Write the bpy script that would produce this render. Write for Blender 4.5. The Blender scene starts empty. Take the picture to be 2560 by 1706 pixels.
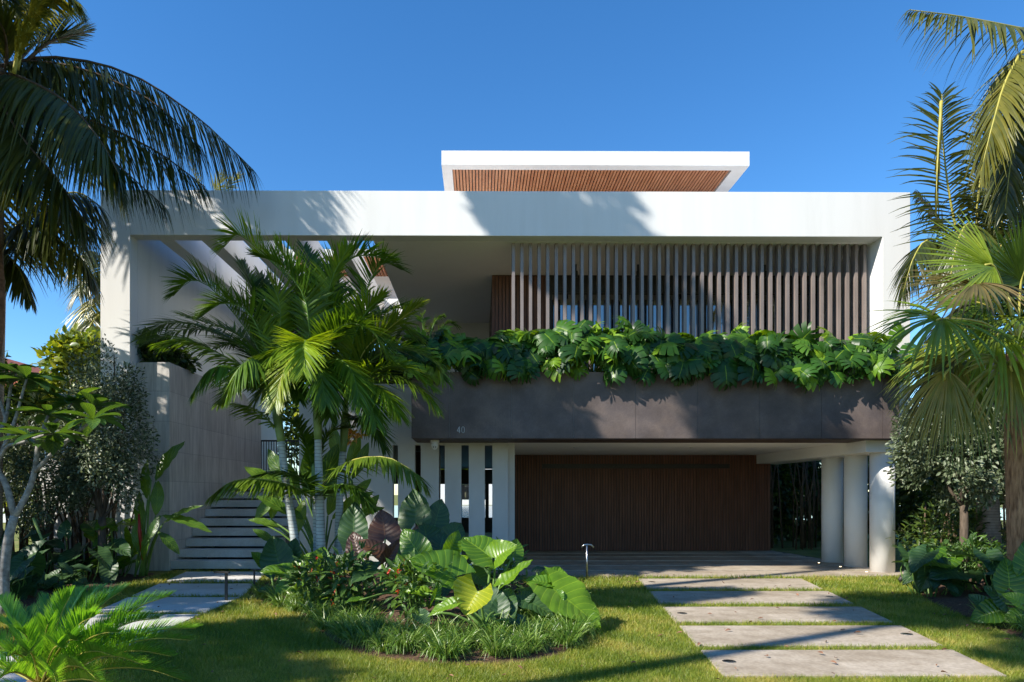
import bpy, bmesh, math, random
import numpy as np
from mathutils import Vector
R = math.radians
random.seed(7)
rng = np.random.default_rng(11)
S = bpy.context.scene
COL = S.collection

# ------------------------------------------------------------------ camera, sky, sun, exposure
FPX = 1706.7
cam = bpy.data.cameras.new('camera')
cam.lens = 24.0
cam.sensor_width = 36.0
cam.shift_x = 0.0267
cam.shift_y = 0.1492
cam.clip_end = 2000
co = bpy.data.objects.new('camera', cam)
co.location = (0, 0, 1.6)
co.rotation_euler = (R(90), 0, -0.0068)
COL.objects.link(co)
S.camera = co

LIGHT = Vector((1.15, 0.66, -1.0)).normalized()
SUN_EL = math.asin(-LIGHT.z)
SUN_AZ = math.atan2(-LIGHT.x, -LIGHT.y)
w = bpy.data.worlds.new('World')
S.world = w
w.use_nodes = True
wn = w.node_tree.nodes
bg = wn['Background']
sky = wn.new('ShaderNodeTexSky')
sky.sky_type = 'NISHITA'
sky.sun_disc = False
sky.sun_elevation = SUN_EL
sky.sun_rotation = SUN_AZ
sky.air_density = 1.0
sky.dust_density = 0.05
sky.ozone_density = 2.6
w.node_tree.links.new(sky.outputs['Color'], bg.inputs['Color'])
bg.inputs['Strength'].default_value = 0.12
hs = wn.new('ShaderNodeHueSaturation')
hs.inputs['Saturation'].default_value = 1.27
w.node_tree.links.new(sky.outputs['Color'], hs.inputs['Color'])
tint = wn.new('ShaderNodeMixRGB')
tint.blend_type = 'MULTIPLY'
tint.inputs['Fac'].default_value = 1
tint.inputs[2].default_value = (0.84, 0.96, 1.05, 1)
w.node_tree.links.new(hs.outputs['Color'], tint.inputs[1])
w.node_tree.links.new(tint.outputs['Color'], bg.inputs['Color'])
sl = bpy.data.lights.new('sun', 'SUN')
sl.energy = 5.0
sl.angle = R(0.55)
sl.color = (1.0, 0.94, 0.84)
so = bpy.data.objects.new('sun', sl)
so.rotation_euler = LIGHT.to_track_quat('-Z', 'Y').to_euler()
so.location = (-30, -20, 40)
COL.objects.link(so)
S.view_settings.view_transform = 'Standard'
S.view_settings.look = 'None'
S.view_settings.exposure = 0.85
S.view_settings.gamma = 1.0
S.render.engine = 'CYCLES'
S.cycles.max_bounces = 10
S.cycles.diffuse_bounces = 8
S.cycles.transparent_max_bounces = 8


def P(px, py, Y):
    """point at depth Y seen at photo pixel px, py"""
    return np.array([(px - 1200) / FPX * Y, Y, 1.6 + (1235 - py) / FPX * Y])


# ------------------------------------------------------------------ materials
def nt(name):
    m = bpy.data.materials.new(name)
    m.use_nodes = True
    n = m.node_tree.nodes
    return m, n, m.node_tree.links, n['Principled BSDF']


def noise(n, l, scale, detail=4, coord='Object', vec=(1, 1, 1), rough=0.55):
    tc = n.new('ShaderNodeTexCoord')
    mp = n.new('ShaderNodeMapping')
    mp.inputs['Scale'].default_value = vec
    nz = n.new('ShaderNodeTexNoise')
    nz.inputs['Scale'].default_value = scale
    nz.inputs['Detail'].default_value = detail
    nz.inputs['Roughness'].default_value = rough
    l.new(tc.outputs[coord], mp.inputs['Vector'])
    l.new(mp.outputs['Vector'], nz.inputs['Vector'])
    return nz


def ramp(n, l, src, stops):
    r = n.new('ShaderNodeValToRGB')
    e = r.color_ramp.elements
    while len(e) < len(stops):
        e.new(0.5)
    for i, (p, c) in enumerate(stops):
        e[i].position = p
        e[i].color = (*c, 1)
    l.new(src, r.inputs['Fac'])
    return r


def bump(n, l, src, b, strength=0.2, dist=0.01):
    bp = n.new('ShaderNodeBump')
    bp.inputs['Strength'].default_value = strength
    bp.inputs['Distance'].default_value = dist
    l.new(src, bp.inputs['Height'])
    l.new(bp.outputs['Normal'], b.inputs['Normal'])
    return bp


def mat_noise(name, stops, scale=6, rough=0.7, vec=(1, 1, 1), bs=0.15, bd=0.01, detail=5, fine=None, spec=0.3, metal=0.0):
    m, n, l, b = nt(name)
    nz = noise(n, l, scale, detail, vec=vec)
    r = ramp(n, l, nz.outputs['Fac'], stops)
    out = r.outputs['Color']
    if fine:
        n2 = noise(n, l, fine[0], 3)
        r2 = ramp(n, l, n2.outputs['Fac'], [(0.35, (fine[1],) * 3), (0.65, (1, 1, 1))])
        mx = n.new('ShaderNodeMixRGB')
        mx.blend_type = 'MULTIPLY'
        mx.inputs['Fac'].default_value = 1
        l.new(out, mx.inputs[1])
        l.new(r2.outputs['Color'], mx.inputs[2])
        out = mx.outputs['Color']
    l.new(out, b.inputs['Base Color'])
    b.inputs['Roughness'].default_value = rough
    b.inputs['Specular IOR Level'].default_value = spec
    b.inputs['Metallic'].default_value = metal
    if bs:
        bump(n, l, nz.outputs['Fac'], b, bs, bd)
    return m


def mat_leaf(name, dark, mid, light, rough=0.4, trans=0.35, tcol=None, veins=False, spec=0.5):
    m, n, l, b = nt(name)
    at = n.new('ShaderNodeAttribute')
    at.attribute_name = 'rnd'
    r = ramp(n, l, at.outputs['Fac'], [(0.0, dark), (0.5, mid), (1.0, light)])
    out = r.outputs['Color']
    nz = noise(n, l, 5.0, 3)
    r2 = ramp(n, l, nz.outputs['Fac'], [(0.3, (0.72, 0.78, 0.7)), (0.7, (1.12, 1.08, 1.0))])
    mx = n.new('ShaderNodeMixRGB')
    mx.blend_type = 'MULTIPLY'
    mx.inputs['Fac'].default_value = 1
    l.new(out, mx.inputs[1])
    l.new(r2.outputs['Color'], mx.inputs[2])
    out = mx.outputs['Color']
    if veins:
        uv = n.new('ShaderNodeUVMap')
        uv.uv_map = 'leafuv'
        sp = n.new('ShaderNodeSeparateXYZ')
        l.new(uv.outputs['UV'], sp.inputs[0])

        def mth(op, a, bb=None, c=None):
            q = n.new('ShaderNodeMath')
            q.operation = op
            for i, v in enumerate((a, bb, c)):
                if v is None:
                    continue
                if isinstance(v, (int, float)):
                    q.inputs[i].default_value = v
                else:
                    l.new(v, q.inputs[i])
            return q.outputs[0]
        av = mth('ABSOLUTE', sp.outputs['X'])
        ph = mth('SUBTRACT', sp.outputs['Y'], mth('MULTIPLY', av, 0.32))
        fr = mth('FRACT', mth('MULTIPLY', ph, 8.0))
        tri = mth('ABSOLUTE', mth('SUBTRACT', fr, 0.5))
        lat = mth('LESS_THAN', tri, 0.045)
        mid_ = mth('LESS_THAN', av, 0.03)
        v = mth('MAXIMUM', lat, mid_)
        mv = n.new('ShaderNodeMixRGB')
        l.new(mth('MULTIPLY', v, 0.55), mv.inputs['Fac'])
        l.new(out, mv.inputs[1])
        mv.inputs[2].default_value = (light[0] * 1.5 + 0.02, light[1] * 1.35 + 0.02, light[2] * 1.3, 1)
        out = mv.outputs['Color']
        bump(n, l, mth('MULTIPLY', tri, 1.0), b, 0.45, 0.02)
    l.new(out, b.inputs['Base Color'])
    b.inputs['Roughness'].default_value = rough
    b.inputs['Specular IOR Level'].default_value = spec
    tr = n.new('ShaderNodeBsdfTranslucent')
    tm = n.new('ShaderNodeMixRGB')
    tm.blend_type = 'MULTIPLY'
    tm.inputs['Fac'].default_value = 1
    l.new(out, tm.inputs[1])
    tm.inputs[2].default_value = (*(tcol or (2.6, 2.3, 0.9)), 1)
    l.new(tm.outputs['Color'], tr.inputs['Color'])
    ms = n.new('ShaderNodeMixShader')
    ms.inputs['Fac'].default_value = trans
    l.new(b.outputs[0], ms.inputs[1])
    l.new(tr.outputs[0], ms.inputs[2])
    l.new(ms.outputs[0], n['Material Output'].inputs['Surface'])
    return m


M = {}
M['white'] = mat_noise('white_stucco', [(0.25, (0.665, 0.66, 0.64)), (0.6, (0.72, 0.715, 0.70))], 1.6, 0.75, vec=(2.2, 2.2, 0.22), bs=0.04, bd=0.003, fine=(60, 0.97))
M['whitebounce'] = mat_noise('white_brightened_for_shade', [(0.3, (0.80, 0.785, 0.755)), (0.7, (0.86, 0.845, 0.815))], 0.8, 0.75, bs=0, fine=(60, 0.97))  # lighter copy of the white: extra bounce light put into its colour
M['greywall'] = mat_noise('light_grey_stucco', [(0.3, (0.5, 0.49, 0.47)), (0.7, (0.6, 0.59, 0.57))], 1.3, 0.8, vec=(1, 1, 0.5), bs=0.1, bd=0.004)
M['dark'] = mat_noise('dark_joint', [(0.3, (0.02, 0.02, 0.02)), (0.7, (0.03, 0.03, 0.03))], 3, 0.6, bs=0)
M['slatm'] = mat_noise('bronze_slat_metal', [(0.3, (0.17, 0.138, 0.124)), (0.7, (0.24, 0.195, 0.175))], 3, 0.38, vec=(3, 3, 0.6), bs=0, spec=0.6)
M['planter'] = mat_noise('dark_bronze_panel', [(0.25, (0.085, 0.068, 0.066)), (0.5, (0.125, 0.10, 0.094)), (0.8, (0.20, 0.155, 0.135))], 2.2, 0.55, bs=0.08, bd=0.004, fine=(35, 0.86), vec=(1, 1, 1), detail=8)
M['planter_back'] = mat_noise('panel_joint_metal', [(0.3, (0.30, 0.28, 0.26)), (0.7, (0.36, 0.34, 0.32))], 3, 0.6, bs=0)
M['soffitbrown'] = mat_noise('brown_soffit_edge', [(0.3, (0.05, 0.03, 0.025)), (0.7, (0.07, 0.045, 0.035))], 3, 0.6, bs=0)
M['wood'] = mat_noise('dark_stained_timber', [(0.25, (0.10, 0.042, 0.025)), (0.5, (0.155, 0.068, 0.042)), (0.75, (0.22, 0.10, 0.064))], 5, 0.5, vec=(2.5, 2.5, 0.25), bs=0.1, bd=0.003)
M['woodlight'] = mat_noise('cedar_soffit_timber', [(0.25, (0.30, 0.11, 0.05)), (0.5, (0.42, 0.18, 0.08)), (0.75, (0.52, 0.25, 0.13))], 4, 0.5, vec=(3, 0.3, 3), bs=0.05, bd=0.003)
M['concrete'] = mat_noise('pale_travertine', [(0.2, (0.31, 0.255, 0.19)), (0.5, (0.46, 0.39, 0.305)), (0.8, (0.56, 0.485, 0.39))], 2.6, 0.75, vec=(1, 2.0, 1), bs=0.12, bd=0.006, detail=9, fine=(28, 0.78))
M['step'] = mat_noise('grey_stone_tread', [(0.25, (0.56, 0.55, 0.53)), (0.75, (0.66, 0.65, 0.63))], 2.0, 0.6, bs=0.05, bd=0.003, fine=(30, 0.9))
M['metal'] = mat_noise('brushed_steel', [(0.3, (0.45, 0.45, 0.45)), (0.7, (0.6, 0.6, 0.6))], 20, 0.3, bs=0, metal=1.0)
M['darkmetal'] = mat_noise('dark_bronze_metal', [(0.3, (0.03, 0.028, 0.025)), (0.7, (0.05, 0.045, 0.04))], 20, 0.45, bs=0)
M['mulch'] = mat_noise('brown_bark_mulch', [(0.3, (0.035, 0.02, 0.012)), (0.5, (0.09, 0.05, 0.03)), (0.7, (0.16, 0.09, 0.055))], 38, 0.95, bs=0.6, bd=0.02, detail=8)
M['soil'] = mat_noise('lawn_soil', [(0.3, (0.10, 0.13, 0.02)), (0.5, (0.18, 0.20, 0.035)), (0.72, (0.30, 0.24, 0.09))], 1.7, 0.95, bs=0.3, bd=0.01, detail=10, fine=(90, 0.6))
M['paint40'] = mat_noise('pale_grey_numeral', [(0.3, (0.55, 0.56, 0.56)), (0.7, (0.65, 0.66, 0.66))], 10, 0.4, bs=0)
M['plastic'] = mat_noise('white_plastic', [(0.3, (0.6, 0.6, 0.58)), (0.7, (0.68, 0.68, 0.66))], 10, 0.35, bs=0)
M['roofred'] = mat_noise('red_roof_tile', [(0.3, (0.35, 0.09, 0.05)), (0.7, (0.45, 0.14, 0.08))], 6, 0.8)
M['water'] = mat_noise('pool_water', [(0.3, (0.05, 0.32, 0.42)), (0.7, (0.08, 0.40, 0.5))], 3, 0.08, bs=0.2)
M['sea'] = mat_noise('canal_water', [(0.3, (0.02, 0.08, 0.14)), (0.7, (0.03, 0.11, 0.18))], 3, 0.12, bs=0.2)
M['bark'] = mat_noise('grey_brown_bark', [(0.3, (0.04, 0.03, 0.02)), (0.7, (0.12, 0.09, 0.065))], 9, 0.9, vec=(2, 2, 0.6), bs=0.6, bd=0.02)
M['palebark'] = mat_noise('pale_grey_bark', [(0.3, (0.11, 0.10, 0.09)), (0.55, (0.25, 0.24, 0.22)), (0.75, (0.42, 0.40, 0.37))], 14, 0.85, bs=0.4, bd=0.01)
M['fibre'] = mat_noise('hairy_brown_fibre', [(0.3, (0.12, 0.06, 0.03)), (0.7, (0.42, 0.25, 0.14))], 12, 0.95, vec=(3, 3, 0.5), bs=0.8, bd=0.03)
M['drybark'] = mat_noise('reddish_brown_palm_boot', [(0.3, (0.10, 0.045, 0.025)), (0.7, (0.32, 0.17, 0.10))], 7, 0.9, vec=(1, 1, 2), bs=0.8, bd=0.03)
M['stem'] = mat_noise('green_stem', [(0.3, (0.08, 0.16, 0.03)), (0.7, (0.16, 0.26, 0.06))], 6, 0.45, bs=0)
M['rachis'] = mat_noise('yellow_green_midrib', [(0.3, (0.28, 0.27, 0.05)), (0.7, (0.42, 0.36, 0.08))], 6, 0.45, bs=0)
M['cane'] = mat_noise('brown_cane_stem', [(0.3, (0.05, 0.032, 0.02)), (0.7, (0.13, 0.085, 0.05))], 6, 0.7, bs=0.2)


def stone_mat():
    m, n, l, b = nt('grey_stone_tile')
    nz = noise(n, l, 2.2, 7, vec=(1.5, 1.5, 0.35))
    r = ramp(n, l, nz.outputs['Fac'], [(0.25, (0.46, 0.425, 0.38)), (0.5, (0.60, 0.56, 0.51)), (0.78, (0.70, 0.66, 0.61))])
    n3 = noise(n, l, 9, 5, vec=(2, 2, 0.2))
    r3 = ramp(n, l, n3.outputs['Fac'], [(0.35, (0.8, 0.8, 0.8)), (0.65, (1.06, 1.06, 1.06))])
    mx0 = n.new('ShaderNodeMixRGB')
    mx0.blend_type = 'MULTIPLY'
    mx0.inputs['Fac'].default_value = 1
    l.new(r.outputs['Color'], mx0.inputs[1])
    l.new(r3.outputs['Color'], mx0.inputs[2])
    tc = n.new('ShaderNodeTexCoord')
    mp = n.new('ShaderNodeMapping')
    mp.inputs['Rotation'].default_value = (R(90), 0, 0)
    sx = n.new('ShaderNodeSeparateXYZ')
    cx = n.new('ShaderNodeCombineXYZ')
    l.new(tc.outputs['Object'], sx.inputs[0])
    ad = n.new('ShaderNodeMath')
    l.new(sx.outputs['X'], ad.inputs[0])
    l.new(sx.outputs['Y'], ad.inputs[1])
    l.new(ad.outputs[0], cx.inputs['X'])
    l.new(sx.outputs['Z'], cx.inputs['Y'])
    br = n.new('ShaderNodeTexBrick')
    br.inputs['Scale'].default_value = 1.0
    br.inputs['Brick Width'].default_value = 1.2
    br.inputs['Row Height'].default_value = 0.62
    br.inputs['Mortar Size'].default_value = 0.006
    br.inputs['Color1'].default_value = (1, 1, 1, 1)
    br.inputs['Color2'].default_value = (0.86, 0.86, 0.86, 1)
    br.inputs['Mortar'].default_value = (0.68, 0.68, 0.68, 1)
    l.new(cx.outputs[0], br.inputs['Vector'])
    mx = n.new('ShaderNodeMixRGB')
    mx.blend_type = 'MULTIPLY'
    mx.inputs['Fac'].default_value = 1
    l.new(mx0.outputs['Color'], mx.inputs[1])
    l.new(br.outputs['Color'], mx.inputs[2])
    l.new(mx.outputs['Color'], b.inputs['Base Color'])
    b.inputs['Roughness'].default_value = 0.8
    bump(n, l, br.outputs['Fac'], b, 0.3, -0.004)
    return m


M['stone'] = stone_mat()


def trunk_ring_mat(name, a, bcol, ringcol, freq=9.0):
    m, n, l, b = nt(name)
    nz = noise(n, l, 6, 5)
    r = ramp(n, l, nz.outputs['Fac'], [(0.3, a), (0.7, bcol)])
    tc = n.new('ShaderNodeTexCoord')
    wv = n.new('ShaderNodeTexWave')
    wv.bands_direction = 'Z'
    wv.inputs['Scale'].default_value = freq / 6.283
    wv.inputs['Distortion'].default_value = 1.5
    wv.inputs['Detail Scale'].default_value = 1.0
    l.new(tc.outputs['Object'], wv.inputs['Vector'])
    rr = ramp(n, l, wv.outputs['Fac'], [(0.0, (1, 1, 1)), (0.06, (0, 0, 0))])
    mx = n.new('ShaderNodeMixRGB')
    l.new(rr.outputs['Color'], mx.inputs['Fac'])
    l.new(r.outputs['Color'], mx.inputs[1])
    mx.inputs[2].default_value = (*ringcol, 1)
    l.new(mx.outputs['Color'], b.inputs['Base Color'])
    b.inputs['Roughness'].default_value = 0.65
    bump(n, l, nz.outputs['Fac'], b, 0.2, 0.01)
    return m


M['ringtrunk'] = trunk_ring_mat('ringed_grey_trunk', (0.32, 0.36, 0.35), (0.52, 0.56, 0.54), (0.10, 0.075, 0.05), 34)
M['crownshaft'] = mat_noise('green_crownshaft', [(0.3, (0.12, 0.2, 0.05)), (0.7, (0.24, 0.33, 0.11))], 3, 0.4, bs=0)
M['cocotrunk'] = trunk_ring_mat('coconut_trunk', (0.15, 0.10, 0.07), (0.30, 0.22, 0.16), (0.05, 0.03, 0.02), 40)

M['coco'] = mat_leaf('coconut_leaflet', (0.03, 0.042, 0.009), (0.065, 0.08, 0.014), (0.16, 0.15, 0.028), 0.34, 0.26, (2.4, 2.0, 0.6), spec=0.4)
M['cocoy'] = mat_leaf('yellow_coconut_leaflet', (0.12, 0.14, 0.02), (0.26, 0.24, 0.035), (0.42, 0.36, 0.06), 0.35, 0.3, (1.6, 1.5, 0.8))
M['areca'] = mat_leaf('feather_palm_leaflet', (0.035, 0.085, 0.010), (0.105, 0.20, 0.016), (0.24, 0.34, 0.02), 0.38, 0.33, (2.5, 2.1, 0.6), spec=0.35)
M['arecay'] = mat_leaf('lime_palm_leaflet', (0.09, 0.16, 0.015), (0.17, 0.25, 0.02), (0.32, 0.34, 0.04), 0.38, 0.38, (1.9, 1.7, 0.7))
M['cycad'] = mat_leaf('cycad_leaflet', (0.08, 0.21, 0.04), (0.15, 0.33, 0.04), (0.27, 0.46, 0.06), 0.28, 0.32, (2.3, 2.2, 0.6), spec=0.6)
M['fan'] = mat_leaf('fan_palm_leaf', (0.05, 0.095, 0.014), (0.12, 0.19, 0.022), (0.26, 0.29, 0.035), 0.33, 0.33, (2.2, 1.9, 0.8))
M['fanl'] = mat_leaf('lime_fan_palm_leaf', (0.13, 0.2, 0.02), (0.22, 0.30, 0.03), (0.33, 0.38, 0.05), 0.36, 0.35, (1.8, 1.7, 0.8))
M['fany'] = mat_leaf('yellow_fan_palm_leaf', (0.14, 0.16, 0.02), (0.25, 0.22, 0.03), (0.38, 0.26, 0.06), 0.4, 0.33, (1.6, 1.5, 0.8))
M['fanb'] = mat_leaf('dry_fan_palm_leaf', (0.06, 0.065, 0.018), (0.12, 0.105, 0.035), (0.24, 0.16, 0.075), 0.5, 0.3, (1.6, 1.3, 0.9))
M['monstera'] = mat_leaf('split_leaf', (0.016, 0.052, 0.011), (0.042, 0.12, 0.015), (0.17, 0.29, 0.02), 0.38, 0.22, (2.4, 2.2, 0.5), veins=True, spec=0.28)
M['ear'] = mat_leaf('elephant_ear_leaf', (0.06, 0.15, 0.015), (0.10, 0.22, 0.015), (0.18, 0.31, 0.02), 0.34, 0.40, (2.3, 2.0, 0.6), veins=True)
M['eary'] = mat_leaf('yellow_elephant_ear_leaf', (0.26, 0.33, 0.02), (0.36, 0.40, 0.025), (0.45, 0.46, 0.03), 0.36, 0.4, (1.4, 1.3, 0.8), veins=True)
M['eard'] = mat_leaf('dark_elephant_ear_leaf', (0.022, 0.06, 0.025), (0.035, 0.085, 0.03), (0.05, 0.11, 0.03), 0.45, 0.25, (2.0, 2.0, 0.7), veins=True)
M['earp'] = mat_leaf('purple_brown_leaf', (0.045, 0.022, 0.018), (0.075, 0.035, 0.025), (0.13, 0.06, 0.03), 0.4, 0.3, (2.2, 1.4, 0.8), veins=True)
M['silver'] = mat_leaf('silver_leaf', (0.05, 0.075, 0.035), (0.13, 0.165, 0.09), (0.46, 0.49, 0.38), 0.45, 0.22, (1.4, 1.4, 1.0))
M['hedge'] = mat_leaf('hedge_leaf', (0.02, 0.045, 0.012), (0.045, 0.085, 0.018), (0.11, 0.16, 0.025), 0.4, 0.33, (2.4, 2.0, 0.7))
M['hedgey'] = mat_leaf('yellow_green_hedge_leaf', (0.07, 0.12, 0.015), (0.14, 0.2, 0.02), (0.28, 0.31, 0.035), 0.4, 0.4, (2.0, 1.7, 0.7))
M['plum'] = mat_leaf('oblong_green_leaf', (0.03, 0.075, 0.025), (0.055, 0.125, 0.03), (0.12, 0.22, 0.04), 0.3, 0.3, (2.4, 2.1, 0.6), veins=True)
M['bird'] = mat_leaf('paddle_leaf', (0.035, 0.09, 0.018), (0.07, 0.16, 0.02), (0.16, 0.27, 0.03), 0.33, 0.38, (2.4, 2.0, 0.6), veins=True)
M['lily'] = mat_leaf('strap_grass_blade', (0.05, 0.12, 0.016), (0.12, 0.22, 0.03), (0.28, 0.36, 0.10), 0.33, 0.25, (1.8, 1.7, 0.8))
M['grass'] = mat_leaf('lawn_blade', (0.09, 0.155, 0.013), (0.23, 0.29, 0.027), (0.50, 0.40, 0.12), 0.5, 0.35, (1.6, 1.5, 0.7))
M['red'] = mat_leaf('red_petal', (0.4, 0.02, 0.01), (0.55, 0.03, 0.015), (0.6, 0.06, 0.02), 0.5, 0.2, (1.5, 1.5, 1.0))
M['orange'] = mat_leaf('orange_petal', (0.5, 0.15, 0.02), (0.6, 0.25, 0.03), (0.65, 0.4, 0.05), 0.5, 0.2, (1.5, 1.5, 1.0))


def wear(mat, amount=.78):
    n, l = mat.node_tree.nodes, mat.node_tree.links
    b = n['Principled BSDF']
    src = b.inputs['Base Color'].links[0].from_socket
    nz = noise(n, l, 0.9, 8, vec=(1, .6, 1), rough=.7)
    rr = ramp(n, l, nz.outputs['Fac'], [(0.42, (amount, amount * .97, amount * .92)), (0.58, (1, 1, 1))])
    mx = n.new('ShaderNodeMixRGB')
    mx.blend_type = 'MULTIPLY'
    mx.inputs['Fac'].default_value = 1
    l.new(src, mx.inputs[1])
    l.new(rr.outputs['Color'], mx.inputs[2])
    l.new(mx.outputs['Color'], b.inputs['Base Color'])


wear(M['concrete'])
wear(M['step'], .86)
wear(M['planter'], .82)


def glass_mat():
    m, n, l, b = nt('tinted_window_glass')
    b.inputs['Base Color'].default_value = (0.012, 0.014, 0.016, 1)
    b.inputs['Roughness'].default_value = 0.03
    b.inputs['Specular IOR Level'].default_value = 1.0
    b.inputs['IOR'].default_value = 2.1
    return m


M['glass'] = glass_mat()


def emis(name, c, s):
    m, n, l, b = nt(name)
    b.inputs['Emission Color'].default_value = (*c, 1)
    b.inputs['Emission Strength'].default_value = s
    return m


M['lamp'] = emis('warm_lamp', (1, 0.75, 0.4), 4)


# ------------------------------------------------------------------ object helpers
def tag(o, label=None, cat=None, group=None, kind=None):
    if label: o['label'] = label
    if cat: o['category'] = cat
    if group: o['group'] = group
    if kind: o['kind'] = kind
    return o


def thing(name, label, cat, loc=(0, 0, 0), group=None):
    o = bpy.data.objects.new(name, None)
    o.empty_display_size = 0.2
    o.location = loc
    COL.objects.link(o)
    return tag(o, label, cat, group)


def wloc(p):
    v = Vector((0, 0, 0))
    while p is not None:
        v += p.location
        p = p.parent
    return np.array(v)


def npobj(name, V, F, mat, parent=None, rnd=None, uv=None, smooth=False, origin=None):
    """V (n,3) world coordinates, F list of equal length index rows or array(s)"""
    V = np.asarray(V, dtype=np.float64)
    if parent is not None:
        base = wloc(parent)
    else:
        base = np.array(origin) if origin is not None else np.zeros(3)
    Fs = F if isinstance(F, list) and len(F) and isinstance(F[0], np.ndarray) and F[0].ndim == 2 else [np.asarray(F)]
    Fs = [f for f in Fs if len(f)]
    loops = np.concatenate([f.ravel() for f in Fs]).astype(np.int32)
    tot = np.concatenate([np.full(len(f), f.shape[1]) for f in Fs]).astype(np.int32)
    st = np.concatenate([[0], np.cumsum(tot)[:-1]]).astype(np.int32)
    me = bpy.data.meshes.new(name)
    me.vertices.add(len(V))
    me.vertices.foreach_set('co', (V - base).ravel().astype(np.float32))
    me.loops.add(len(loops))
    me.loops.foreach_set('vertex_index', loops)
    me.polygons.add(len(tot))
    me.polygons.foreach_set('loop_start', st)
    me.polygons.foreach_set('loop_total', tot)
    if smooth:
        me.polygons.foreach_set('use_smooth', np.ones(len(tot), dtype=bool))
    if rnd is not None:
        a = me.attributes.new('rnd', 'FLOAT', 'POINT')
        a.data.foreach_set('value', np.asarray(rnd, dtype=np.float32))
    if uv is not None:
        ul = me.uv_layers.new(name='leafuv')
        ul.data.foreach_set('uv', np.asarray(uv, dtype=np.float32)[loops].ravel())
    me.update(calc_edges=True)
    me.materials.append(mat)
    o = bpy.data.objects.new(name, me)
    COL.objects.link(o)
    if parent is not None:
        o.parent = parent
    elif origin is not None:
        o.location = origin
    return o


class MB:
    def __init__(s):
        s.v, s.f = [], []

    def box(s, x0, x1, y0, y1, z0, z1):
        b = len(s.v)
        s.v += [(x0, y0, z0), (x1, y0, z0), (x1, y1, z0), (x0, y1, z0), (x0, y0, z1), (x1, y0, z1), (x1, y1, z1), (x0, y1, z1)]
        s.f += [[b + i for i in q] for q in ((0, 3, 2, 1), (4, 5, 6, 7), (0, 1, 5, 4), (1, 2, 6, 5), (2, 3, 7, 6), (3, 0, 4, 7))]
        return s

    def poly(s, pts, z0, z1):
        """vertical prism over an xy polygon (counter-clockwise)"""
        b = len(s.v)
        n = len(pts)
        s.v += [(x, y, z0) for x, y in pts] + [(x, y, z1) for x, y in pts]
        s.f.append([b + i for i in range(n)][::-1])
        s.f.append([b + n + i for i in range(n)])
        for i in range(n):
            j = (i + 1) % n
            s.f.append([b + i, b + j, b + n + j, b + n + i])
        return s

    def xz(s, pts, y0, y1):
        """prism over an xz polygon, extruded in y"""
        b = len(s.v)
        n = len(pts)
        s.v += [(x, y0, z) for x, z in pts] + [(x, y1, z) for x, z in pts]
        s.f.append([b + i for i in range(n)])
        s.f.append([b + n + i for i in range(n)][::-1])
        for i in range(n):
            j = (i + 1) % n
            s.f.append([b + j, b + i, b + n + i, b + n + j])
        return s

    def yz(s, pts, x0, x1):
        b = len(s.v)
        n = len(pts)
        s.v += [(x0, y, z) for y, z in pts] + [(x1, y, z) for y, z in pts]
        s.f.append([b + i for i in range(n)][::-1])
        s.f.append([b + n + i for i in range(n)])
        for i in range(n):
            j = (i + 1) % n
            s.f.append([b + i, b + j, b + n + j, b + n + i])
        return s

    def tube(s, pts, rad, n=10, cap=True):
        pts = [np.array(p, float) for p in pts]
        b = len(s.v)
        k = len(pts)
        for i, p in enumerate(pts):
            d = pts[min(i + 1, k - 1)] - pts[max(i - 1, 0)]
            d /= np.linalg.norm(d) + 1e-9
            a = np.cross(d, (0, 1, 0.13))
            a /= np.linalg.norm(a) + 1e-9
            c = np.cross(d, a)
            r = rad[i] if hasattr(rad, '__len__') else rad
            for j in range(n):
                t = 2 * math.pi * j / n
                q = p + r * (math.cos(t) * a + math.sin(t) * c)
                s.v.append(tuple(q))
        for i in range(k - 1):
            for j in range(n):
                j2 = (j + 1) % n
                s.f.append([b + i * n + j, b + i * n + j2, b + (i + 1) * n + j2, b + (i + 1) * n + j])
        if cap:
            s.f.append([b + j for j in range(n)][::-1])
            s.f.append([b + (k - 1) * n + j for j in range(n)])
        return s

    def cyl(s, x, y, z0, z1, r, n=24, r1=None):
        return s.tube([(x, y, z0), (x, y, z1)], [r, r if r1 is None else r1], n)

    def build(s, name, mat, parent=None, smooth=False, bevel=0, origin=None):
        base = wloc(parent) if parent is not None else (np.array(origin) if origin is not None else np.zeros(3))
        me = bpy.data.meshes.new(name)
        me.from_pydata([tuple(np.array(v) - base) for v in s.v], [], s.f)
        me.materials.append(mat)
        me.update()
        bm = bmesh.new()
        bm.from_mesh(me)
        bmesh.ops.recalc_face_normals(bm, faces=bm.faces)
        bm.to_mesh(me)
        bm.free()
        o = bpy.data.objects.new(name, me)
        COL.objects.link(o)
        if parent is not None:
            o.parent = parent
        elif origin is not None:
            o.location = origin
        if smooth:
            for p in me.polygons:
                p.use_smooth = len(p.vertices) == 4
        if bevel:
            md = o.modifiers.new('bevel', 'BEVEL')
            md.width = bevel
            md.segments = 2
            md.limit_method = 'ANGLE'
        return o


# ------------------------------------------------------------------ foliage helpers
def unit(a):
    a = np.asarray(a, float)
    return a / (np.linalg.norm(a, axis=-1, keepdims=True) + 1e-9)


def bez(pts, n):
    """smooth curve through the control polygon (Catmull-Rom)"""
    p = [np.array(q, float) for q in pts]
    p = [2 * p[0] - p[1]] + p + [2 * p[-1] - p[-2]]
    out = []
    segs = len(p) - 3
    for i in range(n):
        t = i / (n - 1) * segs
        k = min(int(t), segs - 1)
        u = t - k
        a, b, c, d = p[k:k + 4]
        out.append(0.5 * ((2 * b) + (-a + c) * u + (2 * a - 5 * b + 4 * c - d) * u * u + (-a + 3 * b - 3 * c + d) * u ** 3))
    return np.array(out)


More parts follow.
